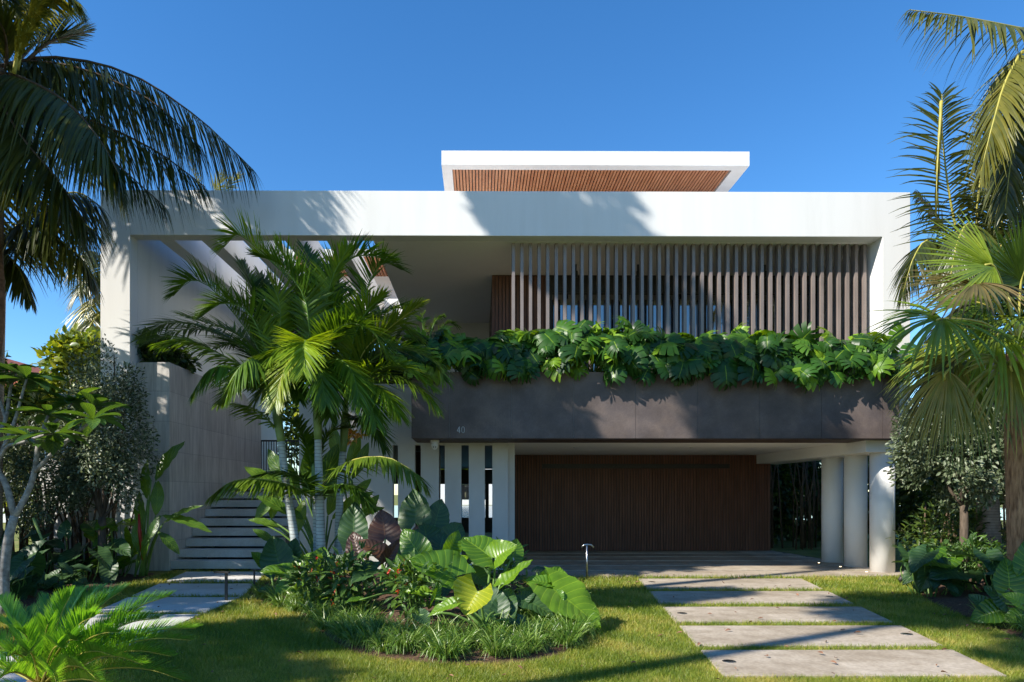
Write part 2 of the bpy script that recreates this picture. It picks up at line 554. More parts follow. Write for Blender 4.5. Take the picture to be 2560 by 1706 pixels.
def strips(P0, D, N, L, W, droop, nseg=4, fold=0.25, tipw=0.08, wpk=0.25):
    """ribbons with a folded midrib; everything vectorised over n strips"""
    n = len(P0)
    D = unit(D)
    N = unit(N - (N * D).sum(1, keepdims=True) * D)
    Sd = np.cross(D, N)
    L = np.broadcast_to(L, (n,)).astype(float)
    W = np.broadcast_to(W, (n,)).astype(float)
    droop = np.broadcast_to(droop, (n,)).astype(float)
    V = np.zeros((n, nseg + 1, 3, 3))
    for i in range(nseg + 1):
        t = i / nseg
        prof = (0.45 + 0.55 * min(t / wpk, 1)) if t < wpk else tipw + (1 - tipw) * (1 - ((t - wpk) / (1 - wpk)) ** 1.6)
        c = P0 + D * (L * t * (1 - 0.25 * np.abs(droop) * t))[:, None] + np.array([0, 0, -1.0]) * (droop * L * t * t)[:, None]
        hw = (W * prof * 0.5)[:, None]
        V[:, i, 0] = c - Sd * hw + N * hw * fold
        V[:, i, 1] = c
        V[:, i, 2] = c + Sd * hw + N * hw * fold
    m = (nseg + 1) * 3
    base = []
    for i in range(nseg):
        for j in range(2):
            a = i * 3 + j
            base.append((a, a + 1, a + 4, a + 3))
    base = np.array(base)
    F = (base[None] + (np.arange(n) * m)[:, None, None]).reshape(-1, 4)
    return V.reshape(-1, 3), F, m


def frond_data(pts, nl=60, ll=0.6, lw=0.035, spread=1.0, up=0.25, droop=0.35, t0=0.12, fwd=0.7, jit=0.08, rw=0.018, nseg=4, upv=None, rn=(0.1, 0.7), comb=0.0, tipk=0.35):
    """pinnate frond: returns leaflet verts/faces/rnd and rachis points"""
    C = bez(pts, 40)
    ts = np.linspace(t0, 0.995, nl)
    idx = ts * 39
    i0 = np.minimum(idx.astype(int), 38)
    fr = (idx - i0)[:, None]
    Pp = C[i0] * (1 - fr) + C[i0 + 1] * fr
    T = unit(C[i0 + 1] - C[i0])
    u0 = np.array(upv if upv is not None else (0, 0, 1.0))
    side = np.cross(T, u0)
    bad = np.linalg.norm(side, axis=1) < 0.15
    side[bad] = np.cross(T[bad], np.array([0.3, -1, 0.2]))
    side = unit(side)
    nrm = unit(np.cross(side, T))
    prof = np.minimum(1.0, 0.45 + (ts - t0) / 0.25) * np.where(ts > 0.6, 1 - (1 - tipk) * ((ts - 0.6) / 0.4) ** 1.5, 1)
    Vs, Fs, Rs, off = [], [], [], 0
    base_r = rng.uniform(*rn)
    for sgn in (-1, 1):
        f = fwd + 0.9 * np.clip((ts - 0.5) / 0.5, 0, 1) ** 1.5 + rng.normal(0, jit, nl)
        D = side * sgn * spread + T * f[:, None] + nrm * (up + rng.normal(0, jit * 1.6, nl))[:, None]
        D = D + rng.normal(0, jit, (nl, 3)) + np.array([0, 0, -comb])
        L = ll * prof * rng.uniform(0.88, 1.1, nl)
        V, F, m = strips(Pp, D, nrm + rng.normal(0, 0.15, (nl, 3)), L, lw * rng.uniform(0.8, 1.15, nl), droop * rng.uniform(0.6, 1.5, nl), nseg)
        Vs.append(V)
        Fs.append(F + off)
        off += len(V)
        Rs.append(np.repeat(np.clip(base_r + rng.normal(0, 0.13, nl), 0, 1), m))
    return np.concatenate(Vs), np.concatenate(Fs), np.concatenate(Rs), C, rw


def frond(parent, pts, mat, rmat=None, name='frond', **kw):
    V, F, Rn, C, rw = frond_data(pts, **kw)
    o = npobj(name, V, F, mat, parent, Rn)
    mb = MB()
    k = 12
    Q = C[np.linspace(0, 39, k).astype(int)]
    mb.tube(Q, [rw * (1.15 - 0.95 * i / (k - 1)) for i in range(k)], 6)
    mb.build('midrib', rmat or M['rachis'], o, smooth=True)
    # the child midrib was built against the frond's own origin (same as the parent's)
    return o


def tmpl_ellipse(w=0.45, fold=0.15, droop=0.2, n=4, pk=0.45):
    """simple leaf, length 1 along y, normal z; strip of n+1 rings"""
    V, uv = [], []
    for i in range(n + 1):
        t = i / n
        hw = w * 0.5 * (math.sin(math.pi * min(1, (t / pk) * 0.5 if t < pk else 0.5 + (t - pk) / (1 - pk) * 0.5)) ** 0.8)
        z = -droop * t * t
        for j, s in enumerate((-1, 0, 1)):
            V.append((s * hw, t, z + (fold * hw * 2 * abs(s))))
            uv.append((s, t))
    F = []
    for i in range(n):
        for j in range(2):
            a = i * 3 + j
            F.append((a, a + 1, a + 4, a + 3))
    return np.array(V), np.array(F), np.array(uv)


def tmpl_ear(seed=0, cup=0.18, droop=0.35, scallop=0.02, width=0.78, wave=0.03, twist=0.0):
    """arrow/heart shaped leaf. petiole joins at y=0, tip y=1, lobes reach y=-0.28"""
    r = random.Random(seed)
    nu, nv = 22, 7
    V, uv = [], []
    ph = r.uniform(0, 6)
    for i in range(nu + 1):
        t = i / nu
        for j in range(-nv, nv + 1):
            s = j / nv
            a = abs(s)
            # half width
            if t < 0.32:
                hw = 0.5 * width * (0.72 + 0.28 * math.sin(t / 0.32 * math.pi / 2))
            else:
                q = (t - 0.32) / 0.68
                hw = 0.5 * width * (1 - q ** 1.75) ** 0.9
            hw *= 1 + scallop * math.sin(t * 42 + ph) * (a > 0.95)
            back = 0.30 * (1 - t) ** 2.2 * (a ** 0.85)
            notch = 0.0
            x = s * hw
            y = t - back * 1.05 - 0.10 * a * a * (1 - t)
            if t < 0.2:
                x *= 1 - 0.25 * (1 - t / 0.2) * a
            z = cup * hw * 2 * a * a - droop * max(0, t) ** 2
            z += wave * math.sin(t * 14 + (3 if s > 0 else 0) + ph) * a * a
            z += 0.012 * math.cos((t - 0.32 * a) * 8 * 2 * math.pi) * a
            z += 0.06 * math.sin(a * math.pi) * 0.5
            x += twist * t * t * 0.4
            V.append((x, y, z))
            uv.append((s, t))
    w = 2 * nv + 1
    F = []
    for i in range(nu):
        for j in range(2 * nv):
            a = i * w + j
            F.append((a, a + 1, a + w + 1, a + w))
    return np.array(V), np.array(F), np.array(uv)


def tmpl_monstera(seed=0):
    r = random.Random(seed)
    V, F, uv = [], [], []
    nf, nr = 5, 6
    for sgn in (-1, 1):
        for k in range(nf):
            u0, u1 = k / nf, (k + 1) / nf
            dirv = np.array([1.0, -0.75 + 1.75 * (k + 0.5) / nf])
            dirv /= np.linalg.norm(dirv)
            ln = 0.47 * (0.78 + 0.5 * math.sin(math.pi * min(1, (k + 1.6) / (nf + 1.0)))) * (1.0 if k < nf - 1 else 0.75) * r.uniform(0.93, 1.06)
            gap = r.uniform(0.82, 0.95)
            b = len(V)
            fan0 = -0.75 + 1.75 * (k) / nf
            fan1 = -0.75 + 1.75 * (k + 1) / nf
            for i in range(nr + 1):
                t = i / nr
                for e, (uu, fa) in enumerate(((u0, fan0), (u1, fan1))):
                    d = np.array([1.0, fa])
                    d /= np.linalg.norm(d)
                    p = np.array([0, uu * 0.72]) + d * ln * t
                    if e == 0:
                        p0 = p
                    else:
                        p1 = p
                c = (p0 + p1) / 2
                h = (p1 - p0) / 2
                sh = 1.0 if t < 0.42 else 1.0 - (1 - gap) * min(1, (t - 0.42) / 0.12) - (0.16 if i == nr else 0)
                for e in (-1, 1):
                    q = c + h * e * sh
                    z = 0.10 * t - 0.30 * t * t - 0.30 * max(0, q[1]) ** 2 + 0.02 * e * (k % 2 - 0.5)
                    V.append((q[0] * sgn, q[1], z))
                    uv.append((sgn * t, uu * 0.72))
            for i in range(nr):
                a = b + i * 2
                F.append((a, a + 1, a + 3, a + 2) if sgn > 0 else (a + 1, a, a + 2, a + 3))
    V = np.array(V)
    uv = np.array(uv)
    uv[:, 1] = np.abs(uv[:, 0]) * 0.32 + 0.002
    return V, np.array(F), uv


def scatter(tm, O, D, N, sc):
    """place copies of a leaf template: returns verts, faces, uv, verts per copy"""
    V, F, uv = tm
    D = unit(D)
    N = unit(N - (N * D).sum(1, keepdims=True) * D)
    X = np.cross(D, N)
    sc = np.broadcast_to(sc, (len(O),)).astype(float)
    W = (V[None, :, 0, None] * X[:, None] + V[None, :, 1, None] * D[:, None] + V[None, :, 2, None] * N[:, None]) * sc[:, None, None] + O[:, None]
    n, m = len(O), len(V)
    FF = (F[None] + (np.arange(n) * m)[:, None, None]).reshape(-1, F.shape[1])
    return W.reshape(-1, 3), FF, np.tile(uv, (n, 1)), m


def rdir(n):
    return unit(rng.normal(size=(n, 3)))


def blob_points(n, c, r, shell=0.55, lumps=9, lumpr=0.45):
    """points through an uneven crown: lumps spread over an ellipsoid"""
    c, r = np.array(c), np.array(r)
    L = rdir(lumps) * rng.uniform(0.35, 0.85, (lumps, 1))
    k = rng.integers(0, lumps, n)
    q = rdir(n) * (rng.uniform(0, 1, (n, 1)) ** 0.4) * lumpr
    p = L[k] + q
    return c + p * r, unit(p + q * 1.2)


def crown(name, parent, mat, n, c, r, leaf=0.1, tm=None, lumps=12, lumpr=0.45, rn=(0.0, 1.0), down=0.0):
    tm = tm or tmpl_ellipse(0.5)
    O, out = blob_points(n, c, r, lumps=lumps, lumpr=lumpr)
    D = unit(out + rng.normal(0, 0.7, (n, 3)) + np.array([0, 0, -down]))
    N = unit(rdir(n) * 0.8 + out * 0.5 + np.array([0, 0, 0.7]))
    V, F, uv, m = scatter(tm, O, D, N, leaf * rng.uniform(0.6, 1.25, n))
    return npobj(name, V, F, mat, parent, np.repeat(np.clip(rng.uniform(rn[0], rn[1], n) ** 1.3, 0, 1), m), uv)

# ================================================================== the setting
def sheet(name, pts, z, mat, kind='structure'):
    V = [(x, y, z) for x, y in pts]
    o = npobj(name, V, [tuple(range(len(pts)))], mat)
    return tag(o, kind=kind)


ground = sheet('ground', [(-500, -300), (500, -300), (500, 900), (-500, 900)], -0.03, M['soil'])
street = sheet('street', [(-40, -14), (60, -14), (60, -2.5), (-40, -2.5)], -0.02, M['concrete'])
# lawn: a finer gently uneven sheet
gx, gy = np.meshgrid(np.linspace(-12, 14, 105), np.linspace(-6, 14.3, 82))
gz = 0.012 * np.sin(gx * 1.3 + gy * 0.7) * np.cos(gy * 1.1 - gx * 0.4) + 0.0
Vv = np.stack([gx.ravel(), gy.ravel(), gz.ravel()], 1)
nx_, ny_ = 105, 82
ii = (np.arange(ny_ - 1)[:, None] * nx_ + np.arange(nx_ - 1)[None]).ravel()
lawn_base = tag(npobj('lawn', Vv, np.stack([ii, ii + 1, ii + nx_ + 1, ii + nx_], 1), M['soil'], smooth=True), kind='structure')

# planted island: mound of bark mulch
BED = [(-3.9, 13.6), (-3.75, 11.2), (-3.3, 10.2), (-2.4, 9.1), (-1.7, 7.6), (-1.15, 6.75), (-0.3, 6.4), (0.5, 6.5), (1.05, 7.2), (1.35, 8.3), (1.2, 9.6), (0.9, 11.0), (0.75, 12.6), (0.5, 13.9)]


def mound(name, poly, h, mat, rings=6):
    c = np.mean(np.array(poly), 0)
    P_ = bez([(x, y, 0) for x, y in poly + [poly[0]]], 60)[:-1]
    n = len(P_)
    V = []
    for k in range(rings + 1):
        t = k / rings
        for p in P_:
            q = p[:2] * (1 - t) + c * t
            V.append((q[0], q[1], 0.004 + h * math.sin(t * math.pi / 2) ** 0.8 + (random.uniform(-.012, .012) if k else 0)))
    F = []
    for k in range(rings):
        for i in range(n):
            j = (i + 1) % n
            F.append((k * n + i, k * n + j, (k + 1) * n + j, (k + 1) * n + i))
    return npobj(name, V, F, mat, smooth=True)


tag(mound('planting_bed', BED, 0.16, M['mulch']), kind='structure')
RBED = [(5.9, 7.4), (6.3, 6.6), (7.6, 6.2), (10, 6.2), (11, 9), (11, 14), (9.2, 14), (8.6, 12.9), (7.2, 11.2), (6.5, 9.6)]
tag(mound('planting_bed', RBED, 0.12, M['mulch']), kind='structure')
LBED = [(-11, 13.9), (-11, 6.5), (-6.8, 6.5), (-6.4, 9), (-6.3, 11.5), (-6.45, 13.6), (-7.5, 13.9)]
tag(mound('planting_bed', LBED, 0.10, M['mulch']), kind='structure')


# paving slabs: driveway
def lx(Y): return 2.105 + (2.93 - 2.105) * (Y - 5.89) / (12.64 - 5.89)
def rx(Y): return 4.57 + (5.97 - 4.57) * (Y - 5.89) / (12.64 - 5.89)


ords = ['farthest', 'second farthest', 'middle', 'second nearest', 'nearest']
for (y1, y0), od in zip([(12.64, 11.30), (11.01, 9.79), (9.49, 8.38), (8.13, 7.06), (6.86, 5.89)], ords):
    o = MB().poly([(lx(y0), y0), (rx(y0), y0), (rx(y1), y1), (lx(y1), y1)], -0.05, 0.028).build('paving_slab', M['concrete'], bevel=0.006, origin=((lx(y0) + rx(y0)) / 2, (y0 + y1) / 2, 0))
    tag(o, f'{od} of the five wide pale stone slabs of the driveway across the lawn', 'paving slab', 'driveway slabs')
o = MB().poly([(1.85, 4.6), (4.3, 4.6), (4.53, 5.66), (2.07, 5.66)], -0.05, 0.028).build('paving_slab', M['concrete'], bevel=0.006, origin=(3.2, 5.1, 0))
tag(o, 'pale driveway slab mostly below the bottom edge, nearer than the five whole ones', 'paving slab', 'driveway slabs')

# left footpath slabs
lp = [(12.33, 13.83), (10.62, 12.0), (9.12, 10.42), (7.72, 8.95), (6.4, 7.56), (5.0, 6.2)]
nm = ['first', 'second', 'third', 'fourth', 'fifth', 'sixth']
for (y0, y1), q in zip(lp, nm):
    a = lambda Y: -5.94 + (13.86 - Y) * 0.17
    b = lambda Y: -3.65 if Y < 10.5 else -3.65 - (Y - 10.5) * 0.20
    o = MB().poly([(a(y0), y0), (b(y0), y0), (b(y1), y1), (a(y1), y1)], -0.05, 0.028).build('paving_slab', M['step'], bevel=0.006, origin=(-4.7, (y0 + y1) / 2, 0))
    tag(o, f'{q} grey stone slab of the footpath counted from the bottom of the stairs', 'paving slab', 'footpath slabs')

# carport floor strips
edges = [14.04, 15.0, 16.03, 17.07, 18.1, 18.84]
sx0 = 0.62
strip_spec = [(12.99, 13.94, -1.2, 8.55), (14.09, 14.90, sx0, 8.4), (15.06, 15.91, sx0, 8.3), (16.10, 16.94, sx0, 8.25), (17.14, 17.96, sx0, 8.2), (18.18, 18.82, sx0, 8.1)]
for i, (y0, y1, xa, xb) in enumerate(strip_spec):
    if i == 0:
        pts = [(xa, y0), (6.0, y0)] + [(6.0 + 2.7 * math.sin(t), y0 + 0.55 - 0.55 * math.cos(t)) for t in np.linspace(0.15, 1.5, 8)] + [(8.72, y1), (xa, y1)]
        mb = MB().poly(pts, -0.05, 0.026)
    else:
        mb = MB().poly([(xa, y0), (xb, y0), (xb, y1), (xa, y1)], -0.05, 0.026)
    o = mb.build('paving_strip', M['concrete'], bevel=0.005, origin=(4, (y0 + y1) / 2, 0))
    tag(o, ['nearest', 'second nearest', 'third nearest', 'third farthest', 'second farthest', 'farthest'][i] + ' long stone strip of the carport floor in front of the timber wall', 'paving strip', 'carport floor strips')

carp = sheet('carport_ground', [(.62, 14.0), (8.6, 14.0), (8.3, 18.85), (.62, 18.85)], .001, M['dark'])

# in-ground lights
def ground_light(px, py, label):
    Y = 1.6 * FPX / (py - 1235)
    x = (px - 1200) / FPX * Y
    t = thing('ground_light', label, 'ground light', (x, Y, 0.026), 'lights set in the driveway slabs')
    mb = MB()
    n = 20
    for (ra, rb, za, zb) in ((0.042, 0.062, 0.034, 0.034),):
        b0 = len(mb.v)
        for k in range(n):
            c_, s_ = math.cos(2 * math.pi * k / n), math.sin(2 * math.pi * k / n)
            mb.v += [(x + ra * c_, Y + ra * s_, 0.037), (x + rb * c_, Y + rb * s_, 0.034), (x + rb * c_, Y + rb * s_, 0.024)]
        for k in range(n):
            j = (k + 1) % n
            mb.f.append([b0 + 3 * k, b0 + 3 * k + 1, b0 + 3 * j + 1, b0 + 3 * j])
            mb.f.append([b0 + 3 * k + 1, b0 + 3 * k + 2, b0 + 3 * j + 2, b0 + 3 * j + 1])
    mb.build('bezel', M['metal'], t)
    MB().cyl(x, Y, 0.024, 0.0345, 0.0425).build('lens', M['glass'], t)


for a in ((1630, 1460, 'steel light in the left end of the farthest driveway slab'), (2078, 1498, 'steel light in the right end of the second farthest driveway slab'),
          (1706, 1540, 'steel light in the left end of the middle driveway slab'), (2271, 1594, 'steel light in the right end of the second nearest driveway slab'),
          (1824, 1663, 'steel light in the left end of the nearest whole driveway slab')):
    ground_light(*a)
for px, py, q in ((2050, 1412, 'innermost'), (2104, 1422, 'middle'), (2170, 1435, 'outermost')):
    Y = 1.6 * FPX / (py - 1235)
    x = (px - 1200) / FPX * Y
    t = thing('floor_uplight', f'tiny lit uplight in the floor beside the {q} white column', 'uplight', (x, Y, 0.03), 'uplights by the columns')
    MB().cyl(x, Y, 0.02, 0.036, 0.035, 16).build('bezel', M['metal'], t)
    MB().cyl(x, Y, 0.03, 0.041, 0.02, 12).build('lamp', M['lamp'], t)

# ================================================================== the house
house = thing('modern_house', 'white two storey house with floating frame, louvres, dark planter and carport', 'house', (0, 14, 0))
F0 = 13.9
CZ, TZ = 6.853, 7.765
# white U shaped frame
MB().xz([(-7.70, 0), (-7.10, 0), (-7.10, CZ), (8.23, CZ), (8.23, 2.68), (8.80, 2.68), (8.80, TZ), (-7.70, TZ)], F0, 14.21).build('front_frame', M['white'], house, bevel=0.008)
MB().box(-7.698, -7.102, 14.21, 24, 0, TZ - .002).build('side_wall', M['white'], house)
MB().box(8.232, 8.798, 14.21, 24, 2.9, TZ - .002).build('side_wall', M['white'], house)
MB().box(-2.215, 8.232, 14.21, 24, CZ, 7.45).build('roof_slab', M['whitebounce'], house)
MB().box(-7.102, -2.215, 20.5, 24, CZ, 7.45).build('roof_slab', M['white'], house)
for k in range(5):
    x1 = -6.338 + 0.865 * k
    MB().box(x1 - .305, x1, 14.21, 20.5, CZ, 7.45).build('pergola_beam', M['white'], house, bevel=0.006)
# low parapet upstand along the right part (behind the frame) and side cap
MB().box(-7.1, -2.2, 23.7, 24, 7.45, TZ).build('parapet', M['white'], house)
# raised roof with timber soffit
rf_z0, rf_z1, rf_y0, rf_y1 = 9.07, 9.39, 15.5, 23.5
X0, X1 = -0.875, 6.135
fr = MB()
bw = 0.235
fr.box(X0, X1, rf_y0, rf_y0 + bw, rf_z0, rf_z1)
fr.box(X0, X1, rf_y1 - bw, rf_y1, rf_z0, rf_z1)
fr.box(X0, X0 + bw, rf_y0 + bw, rf_y1 - bw, rf_z0, rf_z1)
fr.box(X1 - bw * 1.35, X1, rf_y0 + bw, rf_y1 - bw, rf_z0, rf_z1)
fr.box(X0 + bw, X1 - bw * 1.35, rf_y0 + bw, rf_y1 - bw, rf_z0 + .12, rf_z1 - 0.003)
rr = fr.build('upper_roof', M['white'], house)
bt = MB()
x = X0 + bw + .01
while x < X1 - bw * 1.35 - .05:
    bt.box(x, x + 0.052, rf_y0 + bw, rf_y1 - bw, rf_z0 + .012, rf_z0 + .11)
    x += 0.0765
bt.build('timber_soffit', M['woodlight'], rr)
MB().box(X0 + bw, X1 - bw * 1.35, rf_y0 + bw + .002, rf_y1 - bw - .002, rf_z0 + .105, rf_z0 + .1195).build('soffit_backing', M['darkmetal'], rr)
MB().box(0.4, 5.2, 19.5, 23.2, 7.45, rf_z0 + .15).build('upper_wall', M['white'], house)
# white volume and soffit seen through the pergola
MB().box(-5.6, -0.6, 21.6, 23.6, 7.45, 8.47).build('upper_wall', M['white'], house)
o = MB()
x = -5.6
while x < -1.2:
    o.box(x, x + .07, 20.0, 23.6, 8.475, 8.54)
    x += .1
o.build('timber_soffit', M['woodlight'], house)
MB().box(-5.7, -1.15, 19.9, 23.7, 8.541, 8.72).build('small_roof', M['white'], house)

# upper terrace
MB().box(-1.31, 8.232, 20.55, 24, 3.35, 3.70).build('terrace_floor', M['concrete'], house)
MB().box(-1.31, 8.232, 14.16, 20.55, 3.35, 3.698).build('terrace_floor', M['concrete'], house)
MB().box(-2.3, 8.23, 23.99, 24.1, 3.7, CZ).build('rear_wall', M['greywall'], house)
MB().box(-2.3, 0.295, 21.0, 21.2, 3.7, CZ - .003).build('rear_wall', M['greywall'], house)
# timber clad core at Y 16.4
def battens(x0, x1, y, z0, z1, w_, g, d=.03):
    b = MB()
    x = x0
    while x + w_ <= x1 + 1e-6:
        b.box(x, x + w_, y - d, y, z0, z1)
        x += w_ + g
    return b


cl = MB().box(0.29, 1.66, 16.4, 21.0, 3.70, CZ - .003).build('timber_core', M['soffitbrown'], house)
battens(0.29, 1.66, 16.4, 3.70, CZ - .01, .062, .022).build('batten_cladding', M['wood'], cl)
# glazing
gl = MB().box(1.67, 8.2, 16.46, 16.5, 3.75, CZ - .12)
gg = gl.build('window_wall', M['glass'], house)
fm = MB()
fm.box(1.66, 8.22, 16.38, 16.46, CZ - .42, CZ - .004)
for x in np.linspace(1.66, 8.13, 8):
    fm.box(x, x + .07, 16.36, 16.458, 3.70, CZ - .42)
fm.build('window_frame', M['darkmetal'], gg)

# louvre slats
for k in range(42):
    x = 0.667 + 0.1804 * k
    MB().box(x, x + 0.064, 14.30, 14.45, 3.6, CZ).build('louvre_slat', M['slatm'], house)
for x in (2.16, 3.6, 5.05, 6.5):
    MB().box(x, x + .05, 15.6, 15.65, CZ - .28, CZ - .002).cyl(x + .025, 15.6, CZ - .3, CZ - .16, .05, 10).build('ceiling_spotlight', M['darkmetal'], house)

# dark planter
pl = MB().box(-1.306, 8.146, 13.212, 14.15, 2.69, 3.93).build('planter_box', M['planter_back'], house)
jx = [-1.31, -0.59, 0.61, 1.81, 3.01, 4.215, 5.42, 6.62, 7.82, 8.15]
pn = MB()
for a, b in zip(jx[:-1], jx[1:]):
    pn.box(a + .0035, b - .0035, 13.2, 13.213, 2.675, 3.955)
pn.box(-1.324, -1.3065, 13.2, 14.14, 2.675, 3.955)
pn.box(-1.3, 8.15, 13.9, 14.15, 3.931, 3.955)
pn.build('bronze_panels', M['planter'], pl)
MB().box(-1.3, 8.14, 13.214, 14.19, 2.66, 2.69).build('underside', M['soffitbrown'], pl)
MB().box(-1.29, 8.13, 13.23, 13.88, 3.931, 3.945).build('planter_soil', M['mulch'], pl)

# house number
def strokes(name, segs, w_, y0, y1, mat, parent):
    b = MB()
    for (xa, za, xb, zb) in segs:
        d = np.array([xb - xa, zb - za])
        L = np.linalg.norm(d)
        d /= L
        nn = np.array([-d[1], d[0]]) * w_ / 2
        a_, b_ = np.array([xa, za]) - d * w_ * .3, np.array([xb, zb]) + d * w_ * .3
        b.xz([tuple(a_ - nn), tuple(b_ - nn), tuple(b_ + nn), tuple(a_ + nn)], y0, y1)
    return b.build(name, mat, parent)


nx, nz, hgt = (1143 - 1200) / FPX * 13.18, 1.6 + (1235 - 1082.5) / FPX * 13.18, 0.118
num = thing('house_number', 'thin pale house number 40 on the dark planter front', 'house number', (nx + .05, 13.19, nz))
strokes('digit', [(nx + .042, nz, nx + .042, nz + hgt), (nx + .042, nz + hgt, nx, nz + .038), (nx, nz + .034, nx + .055, nz + .034)], .0105, 13.178, 13.196, M['paint40'], num)
zc = [(math.cos(t), math.sin(t)) for t in np.linspace(0, 2 * math.pi, 17)]
ell = [(nx + .112 + .024 * c_, nz + hgt / 2 + (hgt / 2) * (abs(s_) ** 0.55) * (1 if s_ > 0 else -1)) for c_, s_ in zc]
strokes('digit', [(a[0], a[1], b[0], b[1]) for a, b in zip(ell[:-1], ell[1:])], .0105, 13.178, 13.196, M['paint40'], num)

# ground floor: white wall with tall slits
slits = [(-1.827, -1.718), (-1.366, -1.24), (-.863, -.737), (-.394, -.235), (.10, .26)]
prev = -3.78
for a, b in slits + [(0.587, None)]:
    MB().box(prev, a, 14.3, 14.55, 0, 2.62).build('wall_pier', M['greywall'], house)
    if b: prev = b
MB().box(-3.78, 0.587, 14.3, 14.55, 2.62, 3.9).build('wall_header', M['greywall'], house)
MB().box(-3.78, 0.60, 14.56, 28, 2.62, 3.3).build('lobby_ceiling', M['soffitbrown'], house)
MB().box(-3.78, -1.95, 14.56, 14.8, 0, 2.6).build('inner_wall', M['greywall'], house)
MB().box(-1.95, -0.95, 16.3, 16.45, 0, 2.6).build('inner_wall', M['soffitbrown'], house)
lob = MB()
lob.box(-4, 0.6, 28, 28.2, 2.0, 2.6)
lob.box(-4, 0.6, 28, 28.2, 0, .62)
lob.box(0.22, 0.36, 27.8, 27.99, .62, 2.0)
lob.build('rear_window_frame', M['darkmetal'], house)
MB().box(.60, .74, 14.56, 18.83, 0, 3.3).build('side_wall', M['greywall'], house)
# carport
MB().box(.587, 8.34, 14.19, 19.0, 2.676, 3.3).build('carport_ceiling', M['whitebounce'], house)
MB().box(7.66, 8.42, 13.50, 19.2, 2.43, 2.675).build('carport_beam', M['whitebounce'], house)
tw = MB().box(.74, 8.05, 18.86, 19.1, 0, 2.674).build('timber_wall', M['soffitbrown'], house)
battens(.745, 8.05, 18.86, 0.03, 2.673, .05, .026, .035).build('batten_cladding', M['wood'], tw)
MB().box((1355 - 1200) / FPX * 18.8, (1825 - 1200) / FPX * 18.8, 18.77, 18.824, 2.30, 2.42).build('pull_rail', M['darkmetal'], tw)
for k, yc in enumerate((13.78, 14.76, 15.74)):
    MB().cyl(8.15, yc, 0.0, 2.43, 0.227, 40).build('column', M['whitebounce'], house, smooth=True)
for x, y in ((2.2, 15.8), (4.9, 15.8)):
    MB().cyl(x, y, 2.664, 2.68, .04, 14).build('downlight', M['paint40'], house)

# entry stairs and stone wall
for k in range(9):
    z = 0.207 * (k + 1)
    y0 = 14.2 + 0.352 * k
    MB().box(-6.41, -4.35, y0, y0 + 0.40, z - .165, z).build('stair_tread', M['step'], house, bevel=0.006)
MB().yz([(14.75, 0), (17.6, 1.6), (20.4, 1.6), (20.4, 0)], -6.0, -4.8).build('stair_stringer', M['dark'], house)
MB().box(-6.41, -4.0, 17.37, 26, 1.70, 1.862).build('landing', M['step'], house)
MB().yz([(14.15, 0), (20.05, 0), (20.05, 3.82), (18.6, 4.32), (14.15, 4.32)], -7.095, -6.415).build('stone_wall', M['stone'], house, bevel=0.01)
gate = thing('metal_gate', 'thin black framed gate at the head of the entry stairs', 'gate', (-5.4, 20.2, 1.86))
gt = MB()
yg = 20.2
gt.box(-6.46, -4.1, yg, yg + .03, 3.14, 3.19)
gt.box(-6.50, -6.45, yg, yg + .03, 1.87, 3.19)
gt.box(-4.15, -4.1, yg, yg + .03, 1.87, 3.139)
gt.box(-6.449, -4.151, yg, yg + .03, 1.87, 1.92)
gt.build('gate_frame', M['darkmetal'], gate)
gb = MB()
for x in np.arange(-6.40, -4.2, .075):
    gb.box(x, x + .022, yg + .005, yg + .025, 1.921, 3.139)
gb.build('gate_bars', M['darkmetal'], gate)

# low white garden wall at the left
o = MB().box(-8.6, -6.62, 13.35, 13.6, 0, 2.3 - 0.0).build('garden_wall', M['white'], origin=(-7.5, 13.5, 0))
tag(o, 'low white garden wall half hidden by the silver shrub left of the stairs', 'wall')
o = thing('neighbour_house', 'red tiled roof of a neighbouring house far behind the left hedge', 'house', (-27, 40, 0))
MB().box(-34, -24.5, 38, 48, 0, 7.4).build('wall', M['white'], o)
MB().xz([(-34.5, 7.4), (-24, 7.4), (-29, 9.9)], 37.5, 48.5).build('roof', M['roofred'], o)

# what shows through the slits at the back of the house
sea = sheet('canal', [(-60, 42), (60, 42), (60, 95), (-60, 95)], -0.02, M['sea'])
pool = sheet('pool', [(-3, 30), (3, 30), (3, 38), (-3, 38)], -0.015, M['water'])
fh = thing('distant_house', 'small white house with hipped roof across the water behind the lobby', 'house', (0, 100, 0))
MB().box(-9, 5, 98, 108, 0, 4.4).build('wall', M['white'], fh)
MB().xz([(-9.6, 4.4), (5.6, 4.4), (1, 6.4), (-5, 6.4)], 97.5, 108.5).build('roof', M['greywall'], fh)
for x in (-7.5, -5.0, -2.6, -.2, 2.4):
    MB().box(x, x + 1.2, 97.95, 98.0, .8, 3.3).build('window', M['glass'], fh)
cr = thing('round_tree', 'bright green tree beside the small white house across the water', 'tree', (-2.6, 90, 0))
MB().cyl(-2.6, 90, 0, 3.5, .25, 8).build('trunk', M['bark'], cr)
crown('crown', cr, M['hedgey'], 2500, (-2.6, 90, 5.0), (2.6, 2.2, 2.3), .5)

